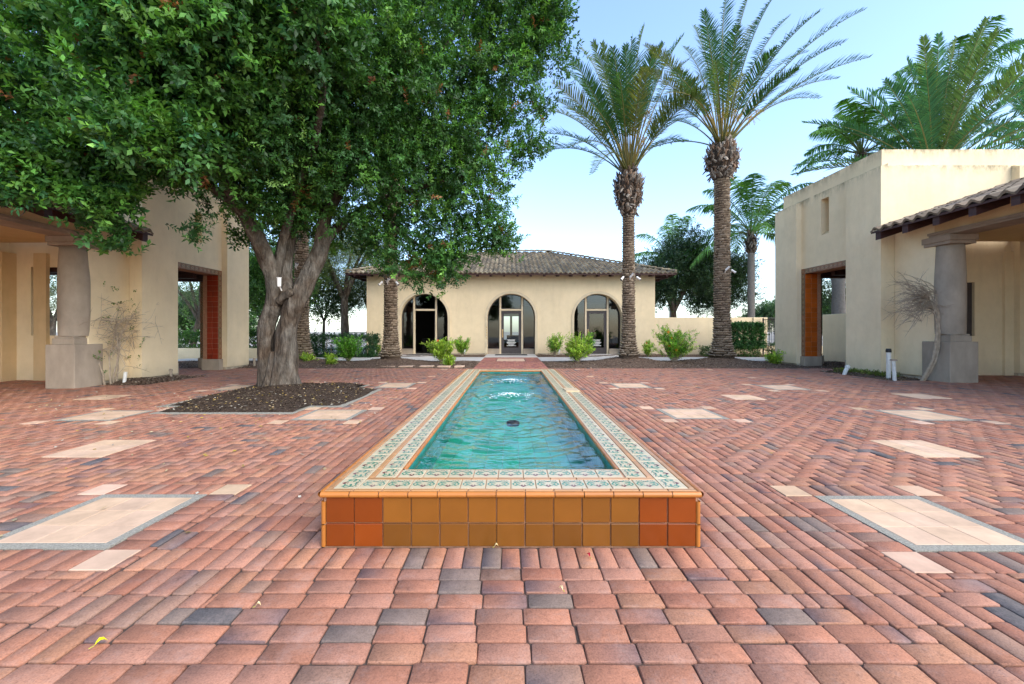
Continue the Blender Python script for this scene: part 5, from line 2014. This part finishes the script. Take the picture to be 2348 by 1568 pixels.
DK = [(.028, .060, .022), (.035, .075, .026), (.024, .05, .024), (.045, .085, .03)]
b = at(1545, 640, 27); bg_tree('tree', b.x, 27, 4.9, 2.6, 'dense dark green round-headed tree behind the garden wall', 51, DK, 1500, (.13, .065), .22, .95, 5)
b = at(1650, 650, 29); bg_tree('tree', b.x, 29, 4.3, 2.2, 'dark tree overlapping the round one, behind the tall date palm\'s trunk', 52, DK, 1100, (.13, .065), .18, .95, 4)
b = at(1752, 700, 38); bg_tree('tree', b.x, 38, 2.4, 1.7, 'small rounded tree seen between feather palm and right tower', 53, [(.04, .085, .03), (.055, .11, .035)], 500, (.15, .08), .15)
b = at(1925, 690, 25); bg_tree('tree', b.x, 25, 3.4, 1.7, 'loose-leaved dark tree seen through the right gateway', 54, DK, 330, (.10, .05), .12, .9, 4)
tr = MB(); b = at(1922, 760, 22)
T = thing('palm_stump', 'thick grey palm trunk seen through the right gateway', 'palm tree', None, (b.x, 22, 0))
tr.tube([(0, 0, z * .6 - .1) for z in range(12)], [.30 + .02 * math.sin(z * 2) for z in range(12)], 14, 0, (.2, .185, .17), wob=.03)
tr.build('trunk', MT['palmbark'], T, smooth=True)
boot = MB(); frm = random.Random(77)
for i in range(14):
    az = 2.4 * i; el = math.radians(5 + 5 * i)
    d = Vector((math.cos(az) * math.cos(el), math.sin(az) * math.cos(el), math.sin(el)))
    p0 = Vector((0, 0, 6.45))
    frond(boot, p0, p0 + d * 1.6 + Vector((0, 0, .5)), p0 + d * 3.2 + Vector((0, 0, -.3)), 36, .5, .2, frm, (.06, .12, .05), .05)
boot.build('crown', MT['frond'], T)
MG = [(.06, .15, .03), (.075, .18, .035), (.05, .125, .03), (.10, .21, .04)]
b = at(597, 640, 17.5); bg_tree('tree', b.x, 17.5, 3.35, 1.75, 'bright green leafy tree between left tower and twin-trunked tree', 55, MG, 900, (.13, .045), .10, 1.0, 4, .0)
b = at(742, 690, 26); bg_tree('tree', b.x, 26, 3.6, 1.9, 'slim dark young tree behind the left-hand hedge', 56, [(.035, .08, .03), (.05, .10, .035)], 520, (.13, .06), .10, 1.0, 4)
OL = [(.12, .165, .05), (.15, .19, .06), (.09, .135, .05)]
b = at(792, 760, 24)
T = bg_tree('pine_tree', b.x, 24, 5.6, 2.7, 'pine with reddish bare trunk left of the arched building', 57, OL, 1300, (.2, .022), .26, .9, 5, -.15)
b = at(846, 640, 27); bg_tree('pine_tree', b.x, 27, 4.0, 1.6, 'lower pine foliage behind the building\'s left eave', 58, OL + DK, 700, (.2, .022), .16, .9, 4)
WG = [(.13, .15, .09), (.10, .125, .06), (.16, .18, .11), (.08, .12, .04)]
b = at(438, 760, 22); bg_tree('tree', b.x, 22, 4.2, 2.6, 'grey-green weeping tree with pale leaning trunk seen through the left gateway', 59, WG, 1000, (.15, .02), .17, 1.0, 5, .7)
b = at(120, 700, 24); bg_tree('tree', b.x, 24, 4.0, 2.5, 'grey-green tree seen through the left arcade window', 60, WG, 700, (.15, .03), .17, 1.0, 4)
b = at(655, 640, 23); bg_tree('tree', b.x, 23, 4.4, 1.9, 'dull green tree behind the twin trunks', 61, OL + MG, 700, (.13, .05), .12, 1.0, 4)
for i, (x, Y, zc, r) in enumerate(((300, 60, 4, 4.5), (560, 75, 4, 5), (430, 48, 3.2, 3.2))):
    b = at(x, 760, Y)
    bg_tree('tree', b.x, Y, zc, r, ('broad far tree behind the left tower', 'far tree beyond the gap left of the twin trunks', 'middle-distance tree behind the left gateway')[i], 70 + i, DK + MG, 420, (.3, .16), .3, .9, 4)
for i, (x, Y, zc, r) in enumerate(((1900, 60, 3.5, 3.4), (2100, 55, 3, 3.5))):
    b = at(x, 760, Y)
    bg_tree('tree', b.x, Y, zc, r, ('far rounded tree beyond the right gateway', 'far tree hidden behind the right tower')[i], 75 + i, DK + MG, 420, (.3, .16), .3, .9, 4)


def hedge(name, x0, x1, y0, y1, z0, z1, label, seed, cols, n, leaf=(.07, .04), cat='hedge', rounded=False):
    rng = np.random.default_rng(seed)
    T = thing(name, label, cat, None, ((x0 + x1) / 2, (y0 + y1) / 2, z0))
    c = np.array([(x0 + x1) / 2, (y0 + y1) / 2, z0])
    hx, hy, hz = (x1 - x0) / 2, (y1 - y0) / 2, (z1 - z0)
    P = rng.uniform(-1, 1, (n, 3))
    ax = rng.choice(3, n, p=(.3, .35, .35))
    sg = np.where(rng.random(n) < .5, -1, 1)
    P[np.arange(n), ax] = sg * rng.uniform(.82, 1.0, n)
    if rounded:
        l = np.linalg.norm(P ** 4, axis=1) ** .25
        P = P / np.maximum(1, l)[:, None]
    Q = P * np.array([hx, hy, hz / 2]) + np.array([0, 0, hz / 2])
    Q += rng.normal(0, leaf[0] * .6, Q.shape)
    A = P * np.array([.6, .6, .8]) + np.array([0, 0, .45]) + rng.normal(0, .4, (n, 3))
    cc = np.array(cols)[rng.choice(len(cols), n)] * rng.uniform(.6, 1.4, (n, 1))
    V, Fq, C = sprigs(Q, A, 9, leaf[0], leaf[1], cc, leaf[0] * 2, rng)
    npmesh('foliage', V, Fq, C, MT['leaf'], T)
    mb = MB()
    rnd = random.Random(seed)
    for i in range(max(3, int((x1 - x0) * 2))):
        x = -hx * .8 + 1.6 * hx * rnd.random(); y = hy * rnd.uniform(-.5, .5)
        mb.tube([(x, y, -.03), (x + rnd.uniform(-.1, .1), y, hz * .5), (x + rnd.uniform(-.2, .2), y + rnd.uniform(-.1, .1), hz * .85)], [.02, .015, .008], 5)
    mb.build('stems', MT['twig'], T)
    return T


hedge('hedge', -8.9, -6.0, 17.9, 19.0, 0, .92, 'dark green hedge left of the arched building, behind the palms', 81, [(.03, .085, .03), (.04, .10, .035), (.03, .07, .03)], 1500, (.08, .04))
hedge('hedge', -16.5, -9.3, 17.7, 18.5, .36, 1.05, 'bright hedge growing along the top of the planter wall', 82, [(.07, .16, .03), (.10, .21, .04), (.05, .12, .03)], 2300, (.09, .05))
mb = MB(); mb.box(-17, 17.3, -.06, -9.25, 18.8, .43)
tag(mb.build('planter_wall', MT['stucco'], bevel=.015), 'low cream planter wall beyond the left gateway', 'planter')
q0, q1 = at(1681, 760, 19.0), at(1741, 760, 19.0)
hedge('hedge', q0.x, q1.x, 18.6, 19.5, .42, 1.46, 'clipped dark green block of hedge in front of the low garden wall', 83, [(.04, .12, .035), (.05, .15, .04)], 1700, (.07, .045), rounded=True)
q0, q1 = at(1694, 760, 18.8), at(1730, 760, 18.8)
hedge('shrub', q0.x, q1.x, 18.4, 19.0, 0, .42, 'small round shrub under the clipped hedge block', 84, [(.05, .13, .03), (.08, .17, .035)], 260, (.06, .03), 'shrub', True)
q0, q1 = at(1612, 760, 18.9), at(1682, 760, 18.9)
hedge('shrub', q0.x, q1.x, 18.5, 19.3, 0, .42, 'low dark spreading shrub left of the tall palm\'s foot', 85, [(.05, .10, .03), (.07, .13, .03)], 380, (.06, .03), 'shrub', True)
q0, q1 = at(1757, 760, 19.0), at(1800, 760, 19.0)
hedge('shrub', q0.x, q1.x, 18.5, 19.2, 0, .55, 'dark shrub at the foot of the iron fence', 86, [(.04, .09, .03), (.06, .12, .03)], 260, (.06, .03), 'shrub', True)


def shrub(px, pyb, Y, w, h, label, seed, cols, n=80, flowers=0, leaf=(.085, .036)):
    """airy garden shrub: thin stems fanning out, leaf sprays along them"""
    rnd = random.Random(seed); rng = np.random.default_rng(seed)
    b = at(px, 760, Y)
    T = thing('shrub', label, 'shrub', 'young bright shrubs in the beds', (b.x, Y, .01))
    mb = MB()
    P, A = [], []
    n = int(n * 1.7)
    for i in range(n // 6):
        a = rnd.uniform(0, 6.28); sp = rnd.uniform(.15, 1) * w / 2
        e = Vector((math.cos(a) * sp, math.sin(a) * sp * .8, h * rnd.uniform(.55, 1.05) * (1 - .25 * (sp / (w / 2)) ** 2)))
        m = Vector((e.x * .35, e.y * .35, e.z * .55))
        pts = bez((rnd.uniform(-.04, .04), rnd.uniform(-.04, .04), -.03), m, e, 7)
        mb.tube(pts, [.011, .010, .008, .007, .005, .004, .003], 5)
        for j in range(9):
            t = rnd.uniform(.3, 1.0)
            f = t * 6; k = min(5, int(f))
            p = pts[k].lerp(pts[k + 1], f - k)
            P.append(p + Vector((rnd.gauss(0, .05), rnd.gauss(0, .05), rnd.gauss(0, .04))))
            A.append((pts[k + 1] - pts[k]).normalized() + Vector((rnd.gauss(0, .5), rnd.gauss(0, .5), rnd.gauss(0, .3))))
    mb.build('stems', MT['twig'], T)
    P = np.array([tuple(p) for p in P]); A = np.array([tuple(a) for a in A])
    cc = np.array(cols)[rng.choice(len(cols), len(P))] * rng.uniform(.75, 1.3, (len(P), 1))
    V, Fq, C = sprigs(P, A, 11, leaf[0], leaf[1], cc, leaf[0] * 2.2, rng)
    npmesh('foliage', V, Fq, C, MT['leaf'], T)
    if flowers:
        fm = MB()
        for i in range(flowers):
            p = P[rng.integers(len(P))] + np.array([0, -.05, .05])
            for q in range(5):
                a = q * 1.257
                d = Vector((math.cos(a), -.3, math.sin(a)))
                c0 = Vector(p)
                s = Vector((-math.sin(a), 0, math.cos(a)))
                fm.add([c0, c0 + d * .03 + s * .018, c0 + d * .055, c0 + d * .03 - s * .018], [(0, 1, 2, 3)], 0, (.75, .17, .03))
        fm.build('flowers', MT['frond'], T)


YG = [(.27, .43, .04), (.36, .50, .06), (.20, .36, .035), (.42, .53, .09)]
BG = [(.15, .37, .035), (.20, .45, .04), (.11, .29, .035)]
shrub(799, 828, 15.2, 1.15, .92, 'bright green feathery shrub left of the palm before the open door', 91, BG, 170, 2)
shrub(862, 815, 18.9, .62, .58, 'small yellow-green shrub against the wall left of the open door', 92, YG, 50)
shrub(1012, 832, 14.9, 1.2, .86, 'yellow-green shrub in the bed in front of the open door', 93, YG, 130, 1)
shrub(1060, 815, 18.7, .85, .90, 'small upright shrub against the wall right of the open door', 94, YG + BG, 80)
shrub(1030, 840, 13.4, .5, .25, 'tiny low seedling at the front edge of the left bed', 95, YG, 30)
shrub(1272, 815, 18.8, .85, 1.05, 'upright green shrub against the wall right of the middle door', 96, BG + YG, 90, 1)
shrub(1324, 832, 14.9, 1.15, 1.02, 'yellow-green shrub in the bed between middle and right doors', 97, YG, 150)
shrub(1350, 815, 18.9, .6, 1.15, 'narrow tall shrub beside the right-hand door', 98, BG + YG, 60)
shrub(1545, 833, 14.8, 1.75, 1.30, 'largest bright shrub, between the two tall palms, with orange flowers', 99, YG + BG, 260, 7)
shrub(1484, 815, 18.5, .6, .7, 'thin shrub at the right corner of the arched building', 100, YG, 50, 1)
shrub(1775, 838, 14.0, .5, .38, 'yellowish tuft at the foot of the right tower\'s far corner', 101, YG, 40)
shrub(700, 838, 14.0, .6, .35, 'low sparse weed in the mulch behind the twin trunks', 102, YG, 30)
shrub(752, 838, 13.7, .5, .3, 'small weed in the mulch left of the bright feathery shrub', 103, YG, 26)


def groundcover(name, x0, x1, y0, y1, n, label, seed, cols):
    rng = np.random.default_rng(seed)
    P = np.stack([rng.uniform(x0, x1, n), rng.uniform(y0, y1, n), np.full(n, .04)], 1)
    P[:, 2] += rng.uniform(0, .06, n)
    A = rng.normal(0, .5, (n, 3)) + np.array([0, 0, .7])
    cc = np.array(cols)[rng.choice(len(cols), n)] * rng.uniform(.7, 1.3, (n, 1))
    V, Fq, C = sprigs(P, A, 8, .055, .022, cc, .08, rng)
    struct(npmesh(name, V, Fq, C, MT['leaf']), label, 'stuff')


groundcover('ground_cover', 8.95, 9.4, 9.9, 11.6, 170, 'scrappy green weeds at the foot of the right tower', 111, [(.14, .19, .03), (.20, .24, .05), (.10, .14, .03)])


def bare_vine(T, starts, rnd, bias, nmain, length, spread, zlo, twn, mat='twig', r0=.016):
    mb = MB()
    tips = []
    for s in starts:
        p = Vector(s); d = Vector((rnd.uniform(-.1, .1), 0, 1))
        pts = [p.copy()]
        for i in range(nmain):
            d = (d + Vector((rnd.gauss(0, .22), rnd.gauss(0, .05), .25)) + Vector(bias) * (.04 * i)).normalized()
            p = p + d * (length / nmain)
            pts.append(p.copy())
        mb.tube(pts, [r0 * (1 - .55 * i / nmain) for i in range(nmain + 1)], 6, wob=.15)
        for i in range(nmain // 2, nmain + 1): tips.append((pts[i], d))
    for i in range(twn):
        p, d = rnd.choice(tips)
        e = d * .2 + Vector((rnd.gauss(0, .35), rnd.gauss(.15, .9), rnd.gauss(.15, .65))) + Vector(bias)
        e.normalize()
        l = rnd.uniform(.25, 1) * spread
        c = p + e * l * .5 + Vector((rnd.gauss(0, .02), rnd.gauss(0, .05), rnd.gauss(.06, .05)))
        q = p + e * l + Vector((0, 0, rnd.gauss(-.03, .05)))
        P = bez(p, c, q, 7)
        mb.tube(P, [.006, .0055, .005, .0045, .004, .003, .002], 4, cap=False)
        if l > spread * .4:
            for j in range(2):
                k = rnd.randint(2, 5)
                f = (P[k + 1] - P[k]).normalized() + Vector((rnd.gauss(0, .7), rnd.gauss(0, .2), rnd.gauss(0, .7)))
                mb.tube([P[k], P[k] + f * (.10 * spread), P[k] + f * (.2 * spread) + Vector((rnd.gauss(0, .03), 0, rnd.gauss(0, .03)))], [.004, .003, .0015], 4, cap=False)
        if rnd.random() < .35: tips.append((q, e))
    mb.build('stems', MT[mat], T)


rnd = random.Random(121)
T = thing('bare_vine', 'leafless climber of thin stems against the left arcade wall', 'vine', None, (0, 0, 0))
T.location = (-8.55, 8.85, 0)
def vine_local(o):
    for c in o.children: pass
bare_vine(T, [(-.02, -.10, -.02), (.03, -.02, -.02), (.0, .06, -.02), (-.02, .14, -.02)], rnd, (.02, .1, .06), 12, 1.45, .62, .9, 150, r0=.017)
lfm = random.Random(5); P = np.array([(lfm.uniform(-.1, .15), lfm.uniform(-.3, .7), lfm.uniform(.3, 2.2)) for _ in range(34)])
V, Fq, C = sprigs(P, np.random.default_rng(4).normal(0, 1, (34, 3)), 6, .05, .025, np.tile(np.array([[.10, .15, .035]]), (34, 1)), .08, np.random.default_rng(3))
npmesh('leaves', V, Fq, C, MT['leaf'], T)

# wind-swept bare climber beside the right column
T = thing('bare_vine', 'gnarled leafless climber bent over beside the right arcade column', 'vine', None, (9.62, 9.55, 0))
mb = MB()
rnd = random.Random(131)
o = Vector((9.62, 9.55, 0))
def L2(x, y, Y): return at(x, y, Y) - o
for k in range(5):
    j = lambda: rnd.uniform(-5, 5)
    pts = [L2(2112 + j() * 1.5, 876, 9.55), L2(2130 + j(), 850, 9.45), L2(2143 + j(), 820, 9.4), L2(2150 + j(), 780, 9.38), L2(2152 + j(), 750, 9.38), L2(2143 + j() * 2, 715, 9.38), L2(2134 + j() * 3, 690, 9.4)]
    limb(mb, pts, .036, .016, 7, k, .2, 24)
tips = [L2(2130 + rnd.uniform(-20, 22), 690 + rnd.uniform(-22, 22), 9.4) for _ in range(16)]
for t in tips:
    mb.tube(bez(L2(2143, 720, 9.38), (t + L2(2143, 705, 9.38)) / 2, t, 5), [.011, .010, .009, .008, .006], 5)
for i in range(170):
    p = rnd.choice(tips)
    l = rnd.uniform(.15, .85)
    if rnd.random() < .82: e = Vector((-1, rnd.gauss(0, .25), rnd.gauss(.12, .50)))
    else: e = Vector((rnd.gauss(0, .6), rnd.gauss(-.2, .2), rnd.gauss(.3, .5))); l *= .4
    e.normalize()
    q = p + e * l
    q.z -= .12 * l
    P = bez(p, p + e * l * .5 + Vector((0, rnd.gauss(0, .04), .14 * l + rnd.gauss(0, .07))), q, 7)
    mb.tube(P, [.007, .0065, .006, .005, .0045, .0035, .002], 4, cap=False)
    for j in range(2):
        k = rnd.randint(2, 5)
        f = (P[k + 1] - P[k]).normalized() + Vector((rnd.gauss(0, .5), rnd.gauss(0, .2), rnd.gauss(0, .7)))
        mb.tube([P[k], P[k] + f * .08, P[k] + f * .14], [.004, .003, .0015], 4, cap=False)
    if rnd.random() < .3: tips.append(q if q.x > -.55 else p)
mb.build('stems', MT['twig'], T, smooth=True)
# ------------------------------------------------------------------ small things
def pipe(px, py, Y, lean, h, r, label, mat='pot', cap=None):
    b = at(px, py, Y)
    T = thing('pipe', label, 'pipe', None, (b.x, Y, 0))
    mb = MB()
    top = Vector((lean[0], lean[1], h))
    mb.tube([(0, 0, -.05), top * .5, top], r, 12)
    mb.build('tube', MT[mat], T, smooth=False)
    c = MB()
    if cap == 'black':
        c.tube([top, top + Vector((0, 0, .05)), top + Vector((0, 0, .09))], [r * 1.25, r * 1.25, r * 1.05], 12)
        c.build('cap', MT['black'], T)
    elif cap == 'tan':
        c.tube([top, top + Vector((0, 0, .03))], [r * 1.9, r * 1.7], 12)
        c.build('cap', MT['stone_beam'], T)
    elif cap == 'elbow':
        c.tube([top * .92, top * 1.02, top * 1.05 + Vector((0, -.03, 0))], [r * 1.3, r * 1.3, r * 1.2], 12)
        c.build('cap', MT[mat], T)


pipe(2037, 760, 9.85, (0, 0), .64, .045, 'tall pale pipe with black cap in the corner of the right arcade wall', 'pot', 'black')
pipe(2051, 760, 9.6, (-.03, 0), .46, .038, 'shorter white pipe with flat tan cap beside the black-capped one', 'pot', 'tan')
pipe(1934, 760, 10.9, (.10, .0), .20, .045, 'short white pipe leaning against the near corner of the right tower', 'pot', 'elbow')
pipe(284, 760, 8.95, (.02, .02), .26, .032, 'short pale pipe standing at the foot of the left arcade wall', 'pot')
pipe(392, 760, 9.95, (0, 0), .20, .030, 'small grey upright pipe at the foot of the left tower', 'stone', 'elbow')
pipe(583, 760, 13.2, (0, 0), .30, .035, 'thin grey pipe beside the far corner of the left tower', 'stone')

# stepping stones
for i, (px, w) in enumerate(((889, .44), (930, .43), (976, .42), (1017, .40), (1052, .30))):
    b = at(px, 843, CH * F / (843 - HY))
    mb = MB()
    k = random.uniform(.95, 1.05)
    mb.tile((b.x, 13.15 - .05 * (i % 2), .0), (1, .02 * (i - 2), 0), (-.02 * (i - 2), 1, 0), (0, 0, 1), w / 2, .17, .05, .008, 0, (k, k * 1.02, k * 1.08))
    o = mb.build('stepping_stone', MT['pale'])
    tag(o, ('leftmost pale stepping stone at the front of the left mulch bed', 'second stepping stone from the left in the mulch bed', 'middle one of the five stepping stones in the mulch bed', 'fourth stepping stone, just left of the smallest', 'smallest stepping stone, nearest the brick walk')[i], 'stepping stone', 'stepping stones along the left mulch bed')


def flood(X, Y, Z, aim, label, grp):
    T = thing('floodlight', label, 'floodlight', grp, (X, Y, Z))
    a = Vector(aim).normalized()
    mb = MB()
    mb.tube([a * -.08, a * -.065, a * .08, a * .10], [.02, .034, .038, .044], 12)
    mb.build('housing', MT['white'], T)
    g = MB()
    g.tube([a * .101, a * .104], .036, 12)
    g.build('lens', MT['frame'], T)
    b = MB()
    b.tube([a * -.05, a * -.05 - Vector((0, -.08, .09))], .012, 6)
    b.build('bracket', MT['white'], T)


for (pi, nm, z) in ((1, 'the palm before the open door', 2.78), (2, 'the slimmer palm right of centre', 2.98), (3, 'the tallest date palm', 3.22), (0, 'the palm trunk behind the big tree', 3.3)):
    X, Y = PALMS[pi]
    for dx, aim, w in ((-.27, (-.6, -.4, -.7), 'left'), (.0, (.5, -.5, .6), 'middle'), (.27, (.6, -.4, -.6), 'right')):
        if pi == 3 and dx < 0: continue
        flood(X + dx, Y - (.36 if dx == 0 else .22), z + (.06 if dx == 0 else 0), aim, 'white %s floodlight strapped to %s' % (w, nm), 'white floodlights on the palm trunks')
b = at(640, 648, 7.72)
flood(b.x, 7.72, b.z, (.03, -.1, 1), 'white box light in the fork of the big tree', 'white floodlight in the big tree')
for (px, Y, l) in ((1065, 18.6, 'white spotlight on a stake under the shrub right of the open door'), (1282, 18.6, 'white spotlight on a stake right of the middle door'), (860, 18.6, 'white spotlight on a stake left of the palm before the open door')):
    b = at(px, 760, Y)
    flood(b.x, Y, .24, (.2, -.2, 1), l, 'white spotlights at the foot of the building')

# railings
def railing(name, x0, x1, Y, z0, z1, label, step=.12, rails=2, post=True, cat='fence', axis='x'):
    T = thing(name, label, cat, None, ((x0 + x1) / 2 if axis == 'x' else Y, Y if axis == 'x' else (x0 + x1) / 2, 0))
    c = (x0 + x1) / 2
    f = (lambda u, v, z: (u, v, z)) if axis == 'x' else (lambda u, v, z: (v, u, z))
    def bx(mb, u0, v0, za, u1, v1, zb):
        a, b_ = f(u0, v0, za), f(u1, v1, zb)
        mb.box(*a, *b_)
    mb = MB()
    for i in range(rails):
        z = z0 + .04 + (z1 - z0 - .08) * i / max(1, rails - 1)
        bx(mb, x0 - c, -.015, z - .015, x1 - c, .015, z + .015)
    mb.build('rails', MT['black'], T)
    if step:
        mb = MB()
        x = x0 + step / 2
        while x < x1:
            bx(mb, x - c - .008, -.008, z0, x - c + .008, .008, z1)
            x += step
        mb.build('bars', MT['black'], T)
    mb = MB()
    for x in (x0, x1) if post else ():
        bx(mb, x - c - .025, -.025, -.05, x - c + .025, .025, z1 + .04)
    if post: mb.build('posts', MT['black'], T)
    return T


railing('iron_fence', 12.62, 16.5, 20.5, .48, 1.85, 'black iron fence between garden wall and right tower', .12, 3)
mb = MB(); mb.box(12.61, 20.3, -.05, 16.5, 20.7, .42)
tag(mb.build('fence_curb', MT['stucco'], bevel=.01), 'low cream curb under the black iron fence', 'curb')
mb = MB(); mb.box(12.1, 11.2, -.05, 12.35, 16.0, 1.79)
# the wall seen through the right gateway stands beyond the tower
mb = MB(); mb.box(12.1, 14.83, -.05, 12.4, 16.1, 1.79)
tag(mb.build('garden_wall', MT['stucco'], bevel=.02), 'low cream wall seen through the right gateway', 'wall')
railing('iron_fence', 16.12, 20.2, 12.3, .2, 1.75, 'dark iron fence beyond the low wall in the right gateway', .12, 2, True, 'fence', 'y')
railing('metal_railing', -8.2, -7.15, 20.6, .2, 1.12, 'black two-bar railing at the left end of the arched building', 0, 2)
railing('metal_railing', -13.5, -8.25, 20.9, .2, 1.0, 'thin dark railing behind the left-hand hedge', 0, 2)

# leaves
leafm = MT['leaf']
rng = np.random.default_rng(61)
n = 620
# fallen leaves gather under and around the tree
cx = np.concatenate([rng.normal(-4.6, 2.2, n), rng.uniform(-5.2, -2.6, 420), rng.uniform(-9, -1.2, 260), rng.uniform(1.3, 9, 60), rng.uniform(3, 9, 12)])
cy = np.concatenate([rng.normal(6.6, 1.7, n), rng.uniform(5.8, 8.6, 420), rng.uniform(2.0, 11.5, 260), rng.uniform(3, 11, 60), rng.uniform(4, 9, 12)])
bedm = (cx > BEDR[1][0]) & (cx < BEDR[1][2]) & (cy > BEDR[0][1]) & (cy < BEDR[0][3])
k = ~((np.abs(cx) < 1.06) & (cy > 2.1)) & (cy > 1.2) & (cx > -8.0)
cx, cy, bedm = cx[k], cy[k], bedm[k]
m = len(cx)
zb = np.where(bedm, .035 + .10 * np.exp(-((cx - TX - .1) ** 2 + (cy - TY + .2) ** 2) / 1.69), .006)
P = np.stack([cx, cy, zb + .004], 1)
th = rng.uniform(0, 6.28, m)
D = np.stack([np.cos(th), np.sin(th), rng.normal(0, .2, m)], 1)
N = np.stack([rng.normal(0, .3, m), rng.normal(0, .3, m), np.ones(m)], 1)
cols = np.array([(.62, .47, .26), (.70, .58, .36), (.50, .33, .13), (.60, .42, .08), (.66, .60, .48)])[rng.choice(5, m)] * rng.uniform(.6, 1.15, (m, 1))
V, Fq, C = leaf_arrays(P, D, N, rng.uniform(.025, .055, m), rng.uniform(.014, .028, m), cols, -.1)
struct(npmesh('fallen_leaves', V, Fq, C, MT['mulch']), 'dry fallen leaves scattered on the bricks and soil', 'stuff')


def leaf_thing(px, py, L, W, col, ang, label):
    X, Y = gp(px, py)
    mb = MB()
    c, s = math.cos(ang), math.sin(ang)
    prof = [(0, .0), (.15, .32), (.4, .5), (.7, .40), (1, 0)]
    vs = []
    for (t, w) in prof:
        for sd in (-1, 0, 1):
            u, v = (t - .5) * L, sd * w * W
            vs.append((u * c - v * s, u * s + v * c, .008 + .012 * math.sin(PI * t) + (0 if sd == 0 else .012 * w)))
    fs = []
    for i in range(4):
        for j in range(2):
            fs.append((i * 3 + j, i * 3 + j + 1, i * 3 + j + 4, i * 3 + j + 3))
    mb.add(vs, fs, 0, col)
    u = -.5 * L
    mb.tube([(u * c, u * s, .009), ((u - .4 * L) * c, (u - .4 * L) * s, .006)], .0018, 5, 0, (.5, .45, .1))
    o = mb.build('leaf', MT['frond'])
    o.location = (X, Y, 0)
    tag(o, label, 'leaf')


leaf_thing(232, 1479, .036, .020, (.85, .80, .02), .9, 'bright yellow leaf lying on a dark brick at lower left')
leaf_thing(1286, 1355, .022, .012, (.72, .58, .36), 2.4, 'pale dry leaf on the bricks in front of the fountain')
leaf_thing(592, 1394, .022, .014, (.75, .62, .36), .2, 'pale dry leaf on the bricks left of the fountain front')
leaf_thing(1349, 1278, .026, .014, (.36, .01, .04), 2.0, 'crimson fallen petal against the fountain\'s front course')
leaf_thing(1138, 1257, .022, .014, (.80, .66, .36), .1, 'cream dry leaf touching the fountain\'s orange front')

# ------------------------------------------------------------------ light, sky, camera
w = bpy.data.worlds.new('World')
S.world = w
w.use_nodes = True
nt = w.node_tree
bg = nt.nodes['Background']
sky = nt.nodes.new('ShaderNodeTexSky')
sky.sky_type = 'NISHITA'
sky.sun_disc = False
SE, SR = math.radians(40), math.radians(132)      # high veiled sun behind the camera's right shoulder
sky.sun_elevation = SE
sky.sun_rotation = SR
sky.altitude = 50
sky.air_density = 1.0
sky.dust_density = 1.3
sky.ozone_density = 2.5
lk(nt, sky.outputs[0], bg.inputs['Color'])
bg.inputs['Strength'].default_value = .14
sun = bpy.data.lights.new('sun', 'SUN')
sun.energy = .85
sun.angle = math.radians(60)
sun.color = (1.0, .90, .74)
so = bpy.data.objects.new('sun', sun)
COL.objects.link(so)
d = Vector((math.sin(SR) * math.cos(SE), math.cos(SR) * math.cos(SE), math.sin(SE)))
so.rotation_euler = d.to_track_quat('Z', 'Y').to_euler()
cam = bpy.data.cameras.new('camera')
co = bpy.data.objects.new('camera', cam)
COL.objects.link(co)
co.location = (0, 0, CH)
co.rotation_euler = (PI / 2, 0, 0)
cam.sensor_width = 36
cam.lens = 36 * F / 2347.4
cam.shift_x = (2347.4 / 2 - HX) / 2347.4
cam.shift_y = -(1568 / 2 - HY) / 2347.4
cam.clip_start = .05
cam.clip_end = 3000
S.camera = co
S.view_settings.view_transform = 'Standard'
S.view_settings.look = 'None'
S.view_settings.gamma = 1
S.view_settings.use_curve_mapping = False
S.view_settings.exposure = 1.86
S.cycles.max_bounces = 8
S.cycles.transparent_max_bounces = 12
S.cycles.use_denoising = True
